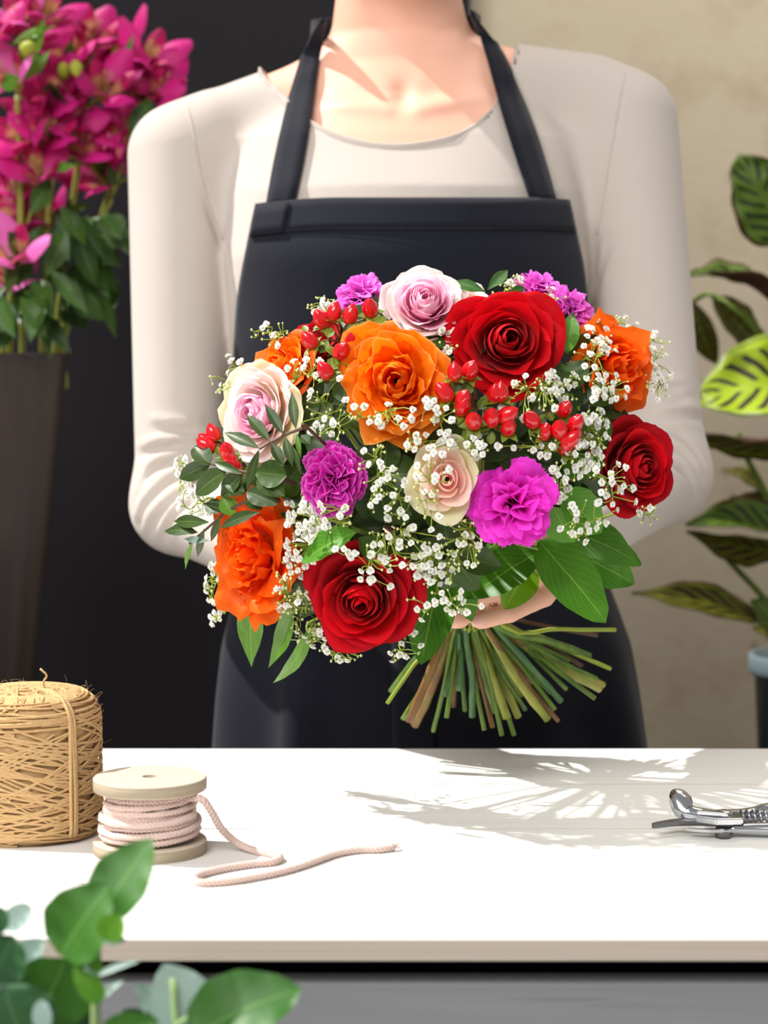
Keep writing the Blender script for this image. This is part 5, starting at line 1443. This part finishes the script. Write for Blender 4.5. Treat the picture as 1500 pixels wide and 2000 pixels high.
def petal_mesh(C, d, out, L, w, curl):
    """petal that leaves C along d and bends to out"""
    s = nrm(np.cross(d, out)); g = np.zeros((5, 8, 3))
    for j in range(8):
        t = j / 7; c = C + d * L * t * (1 - .25 * t) + out * L * curl * t ** 2.0; ww = w * max(.12, math.sin(math.pi * min(.97, t ** 1.5 * .86 + .05)) ** .8)
        up = nrm(np.cross(s, d * (1 - t) + out * t))
        for i in range(5):
            uu = -1 + i / 2; g[i, j] = c + s * ww * uu + up * ww * .45 * uu * uu
    return g.reshape(-1, 3), grid_faces(5, 8), grid_uv(5, 8)
def alstroemeria(label, blooms, leaves, basepx, Y=YV, dy=0.0, light=()):
    foot = P(basepx[0], 760, Y + dy * .3); neck = P(basepx[0], basepx[1], Y + dy * .3)
    cx = sum(b[0] for b in blooms) / len(blooms); cy_ = max(b[1] for b in blooms) + 46; node = P(cx, cy_, Y + dy)
    root = thing('alstroemeria_stem', label, 'alstroemeria', foot, 'alstroemerias in the brown vase'); mb = MB()
    v_, f_, u_ = tube(spline([foot, neck, neck * .5 + node * .5 + V(0, 0, .012), node], 20), .0034, 7); mb.add(v_, f_, u_)
    for k, b in enumerate(blooms):
        q = P(b[0], b[1], Y + dy + rnd.uniform(-.035, .02)); d = nrm(nrm(q - node) * .6 + V(rnd.uniform(-.5, .5), -.75, rnd.uniform(-.05, .45)))
        base = q - d * .018
        v_, f_, u_ = tube(spline([node, (node + base) / 2 + V(0, .0, .006), base - d * .008], 8), .0017, 6); mb.add(v_, f_, u_)
        v_, f_, u_ = lathe([(.0001, -.008), (.0030, -.006), (.0042, 0), (.0036, .005)], base, 10, d)
        bl = ob('blossom', v_, f_, M['als_bud'], root, u_); e1, e2, _ = frame_of(d); lt = k in light
        for j in range(6):
            a = j * 1.0472 + rnd.uniform(-.15, .15) + k; o_ = e1 * math.cos(a) + e2 * math.sin(a); outer = j % 2 == 0
            L = rnd.uniform(.045, .053) * (1 if outer else .98)
            v_, f_, u_ = petal_mesh(base + o_ * .003, nrm(d + o_ * (.34 if outer else .24)), o_, L, .0150 if outer else .0092, rnd.uniform(.30, .62) if outer else rnd.uniform(.18, .36))
            ob('petal', v_, f_, M[('als_light' if lt else 'als') if outer else 'als_in'], bl, u_)
        mb2 = MB()
        for j in range(3):
            a = rnd.uniform(0, 6.28); o_ = e1 * math.cos(a) + e2 * math.sin(a); v_, f_, u_ = tube(spline([base, base + d * .02 + o_ * .003, base + d * .034 + o_ * .006], 5), .0005, 4); mb2.add(v_, f_, u_)
        mb2.build('stamens', M['als_bud'], bl)
    mb.build('stalk', M['stem_y'], root)
    leaves = list(leaves)
    for k in range(6):      # more narrow leaves lower down each stalk
        a = (basepx[0] * .6 + cx * .4 + rnd.uniform(-30, 45), rnd.uniform(max(cy_ + 10, 400), 610))
        leaves.append((a, (a[0] + rnd.uniform(-70, 75), a[1] + rnd.uniform(40, 110)), rnd.uniform(26, 52)))
    for L in leaves:
        a, b, w = L[:3]; bud = len(L) > 3 and L[3] == 'bud'
        A = P(a[0], a[1], Y + dy - .03 + rnd.uniform(-.02, .02)); B = P(b[0], b[1], Y + dy - .035 + rnd.uniform(-.03, .02))
        if bud:
            d = nrm(B - A); L_ = np.linalg.norm(B - A); v_, f_, u_ = lathe([(.0001, 0), (w * Y / F * .3, L_ * .2), (w * Y / F * .5, L_ * .55), (w * Y / F * .3, L_ * .88), (.0001, L_)], A, 10, d); ob('bud', v_, f_, M['als_bud'], root, u_)
        else:
            v_, f_, u_ = leaf_mesh(A, B, nrm(V(rnd.uniform(-.5, .5), -1, rnd.uniform(-.1, .6))), w * Y / F, 'lance', .3, rnd.uniform(-.1, .15), .05, 5, 12, rnd.uniform(0, 9), rnd.uniform(-.5, .5)); ob('leaf', v_, f_, M['als_leaf'] if len(L) < 4 else M[L[3]], root, u_)
alstroemeria('pink alstroemeria at the right, its blooms touching the person\'s shoulder', [(292, 108), (236, 84), (262, 132), (318, 168), (282, 176)], [((236, 130), (222, 86), 26, 'bud'), ((250, 140), (252, 104), 24, 'bud'), ((240, 150), (260, 66), 18, 'ruscus'), ((300, 190), (252, 280), 40), ((238, 480), (180, 430), 70), ((232, 360), (170, 300), 40)], (128, 650), dy=.04)
alstroemeria('pink alstroemeria with a paler bloom in the upper middle of the bunch', [(166, 112), (206, 166), (218, 152), (112, 176), (130, 96), (186, 60)], [((150, 150), (146, 118), 28, 'bud'), ((128, 158), (122, 122), 26, 'bud'), ((130, 110), (140, 80), 20), ((120, 210), (100, 160), 60), ((190, 560), (140, 420), 46), ((148, 500), (215, 570), 34)], (110, 655), dy=.0, light=(2,))
alstroemeria('pink alstroemeria filling the middle of the bunch', [(62, 208), (98, 252), (136, 232), (158, 276), (44, 258), (110, 206)], [((100, 330), (152, 322), 20, 'ruscus'), ((98, 350), (60, 420), 40), ((120, 400), (168, 480), 36), ((130, 450), (90, 540), 44)], (84, 650), dy=-.03)
alstroemeria('pink alstroemeria at the top left corner with bright green bracts', [(14, 140), (30, 36), (92, 22), (-20, 60), (60, 70)], [((40, 150), (90, 30), 26, 'ruscus'), ((40, 160), (98, 98), 26, 'ruscus'), ((20, 90), (110, 50), 22, 'ruscus'), ((48, 110), (60, 84), 34, 'bud'), ((0, 170), (40, 150), 34, 'ruscus'), ((10, 470), (50, 580), 50)], (44, 640), dy=-.05, light=(0, 1))
alstroemeria('pink alstroemeria low at the left edge, deep in shade', [(20, 304), (78, 330), (14, 398), (76, 424), (40, 366)], [((20, 470), (60, 560), 50), ((60, 470), (30, 600), 44), ((96, 460), (110, 560), 40)], (20, 650), dy=-.02)
alstroemeria('pink alstroemeria in the lower right of the bunch, beside the sleeve', [(176, 292), (190, 344), (250, 256), (246, 310), (214, 300)], [((170, 420), (150, 540), 50), ((140, 470), (236, 520), 44), ((180, 470), (226, 570), 30), ((200, 420), (236, 470), 60), ((100, 420), (180, 400), 40), ((150, 560), (130, 650), 50), ((120, 600), (176, 640), 40)], (120, 665), dy=.02)
alstroemeria('single drooping pink alstroemeria lowest at the left edge', [(24, 488), (22, 538)], [((40, 580), (90, 660), 36), ((0, 580), (30, 660), 40), ((90, 580), (60, 670), 46)], (4, 640), dy=-.06, light=(0, 1))

# ================================================================ BEHIND: POTTED CALATHEA
YC = 2.10
PX = P(1606, 1278, YC)[0]; pz = P(0, 1278, YC)[2]; hz = .15
v_, f_ = box((PX - .15, YC - .15, 0), (PX + .15, YC + .15, pz - hz), .004); tag(ob('plinth', v_, f_, M['stand'], None, None, False), 'black plinth under the blue-grey plant pot', 'plinth')
CP = V(PX, YC, pz - hz); RP = (1606 - 1464) * YC / F
cal = thing('potted_calathea', 'large-leaved calathea with dark patterned leaves in a blue-grey pot', 'potted plant', CP)
v_, f_, u_ = lathe([(.0001, .0005), (RP * .78, .0005), (RP * .80, .004), (RP * .90, hz - .022), (RP * .98, hz - .020), (RP, hz - .016), (RP, hz - .002), (RP * .98, hz), (RP * .93, hz), (RP * .86, .02), (.0001, .02)], CP, 48); ob('pot', v_, f_, M['pot'], cal, u_)
v_, f_, u_ = lathe([(.0001, hz - .010), (RP * .5, hz - .008), (RP * .935, hz - .014)], CP, 28); ob('soil', v_, f_, M['soil'], cal, u_)
def cal_leaf(a, b, w, mat, tilt=(0, 0, 0), dy=0.0, ty=0.0, shape='ovate', cup=.25, bend=.1, ripple=.10, stalk=None, twist=0.0):
    A, B = P(a[0], a[1], YC + dy), P(b[0], b[1], YC + dy + ty); n = nrm(V(0, -1, .2) + V(tilt))
    v_, f_, u_ = leaf_mesh(A, B, n, w * YC / F, shape, cup, bend, ripple, 9, 18, rnd.uniform(0, 30), twist)
    o = ob('leaf', v_, f_, [M[mat], M['cal_back']], cal, u_); m = solid(o, .0008, -1.0, 1)
    root_ = CP + V(rnd.uniform(-.02, .02), rnd.uniform(-.02, .02), hz - .012)
    mid = [P(x, y, YC + dy * .5) for x, y in stalk] if stalk else [(A + root_) / 2 + V(.02, .0, .03)]
    v_, f_, u_ = tube(spline([root_] + mid + [A], 20), .0026, 7); ob('leaf_stalk', v_, f_, M['cal_stalk'], o, u_)
cal_leaf((1540, 470), (1440, 302), 150, 'cal_green', (-.2, 0, .0), .02, -.02, 'full', ripple=.22)
cal_leaf((1540, 615), (1335, 536), 130, 'cal_green', (0, .55, 1.5), .05, -.05, 'lance', .5, .10)
cal_leaf((1392, 580), (1482, 700), 78, 'cal_dark', (.3, 0, .2), .06, .02, 'ovate', stalk=[(1560, 1000), (1500, 700), (1430, 600)])
cal_leaf((1350, 590), (1400, 712), 60, 'cal_dark', (-.5, 0, 0), .10, .02, 'ovate', stalk=[(1580, 1000), (1520, 700), (1400, 580)])
cal_leaf((1610, 752), (1362, 784), 196, 'cal_lime', (-.1, 0, .5), -.04, -.02, 'full', .25, .12, .08)
cal_leaf((1600, 846), (1352, 842), 120, 'cal_dark', (0, .55, -1.6), -.01, -.04, 'ovate', .4, .06)
cal_leaf((1500, 968), (1408, 916), 50, 'cal_dark', (0, .2, .9), .06, 0, 'lance', .3, .12)
cal_leaf((1540, 1010), (1424, 972), 84, 'cal_dark', (.1, 0, -.5), .08, 0, 'ovate')
cal_leaf((1560, 1056), (1338, 1026), 96, 'cal_green', (0, 0, 1.0), .0, -.03, 'ovate', .7, .10, stalk=[(1600, 1200), (1590, 1100)])
cal_leaf((1560, 1076), (1340, 1036), 84, 'cal_dark', (0, .3, -.9), -.005, -.03, 'lance', .3, .06, stalk=[(1600, 1200), (1590, 1110)])
cal_leaf((1500, 1216), (1234, 1158), 84, 'cal_dark', (-.05, .1, .75), -.02, -.05, 'lance', .35, .05)
cal_leaf((1530, 1230), (1466, 1172), 70, 'cal_green', (.2, 0, .3), -.03, 0, 'ovate')
cal_leaf((1560, 1260), (1470, 1226), 60, 'cal_dark', (.0, 0, .8), -.04, 0, 'ovate')
for pts in ([(1440, 846), (1462, 900), (1500, 974), (1540, 1100)], [(1404, 1072), (1440, 1112), (1490, 1166), (1530, 1230)]):
    q = [P(a, b, YC + .02) for a, b in pts] + [CP + V(rnd.uniform(-.02, .02), 0, hz - .012)]
    v_, f_, u_ = tube(spline(q, 20), .0034, 7); ob('leaf_stalk', v_, f_, M['cal_stalk'], cal, u_)
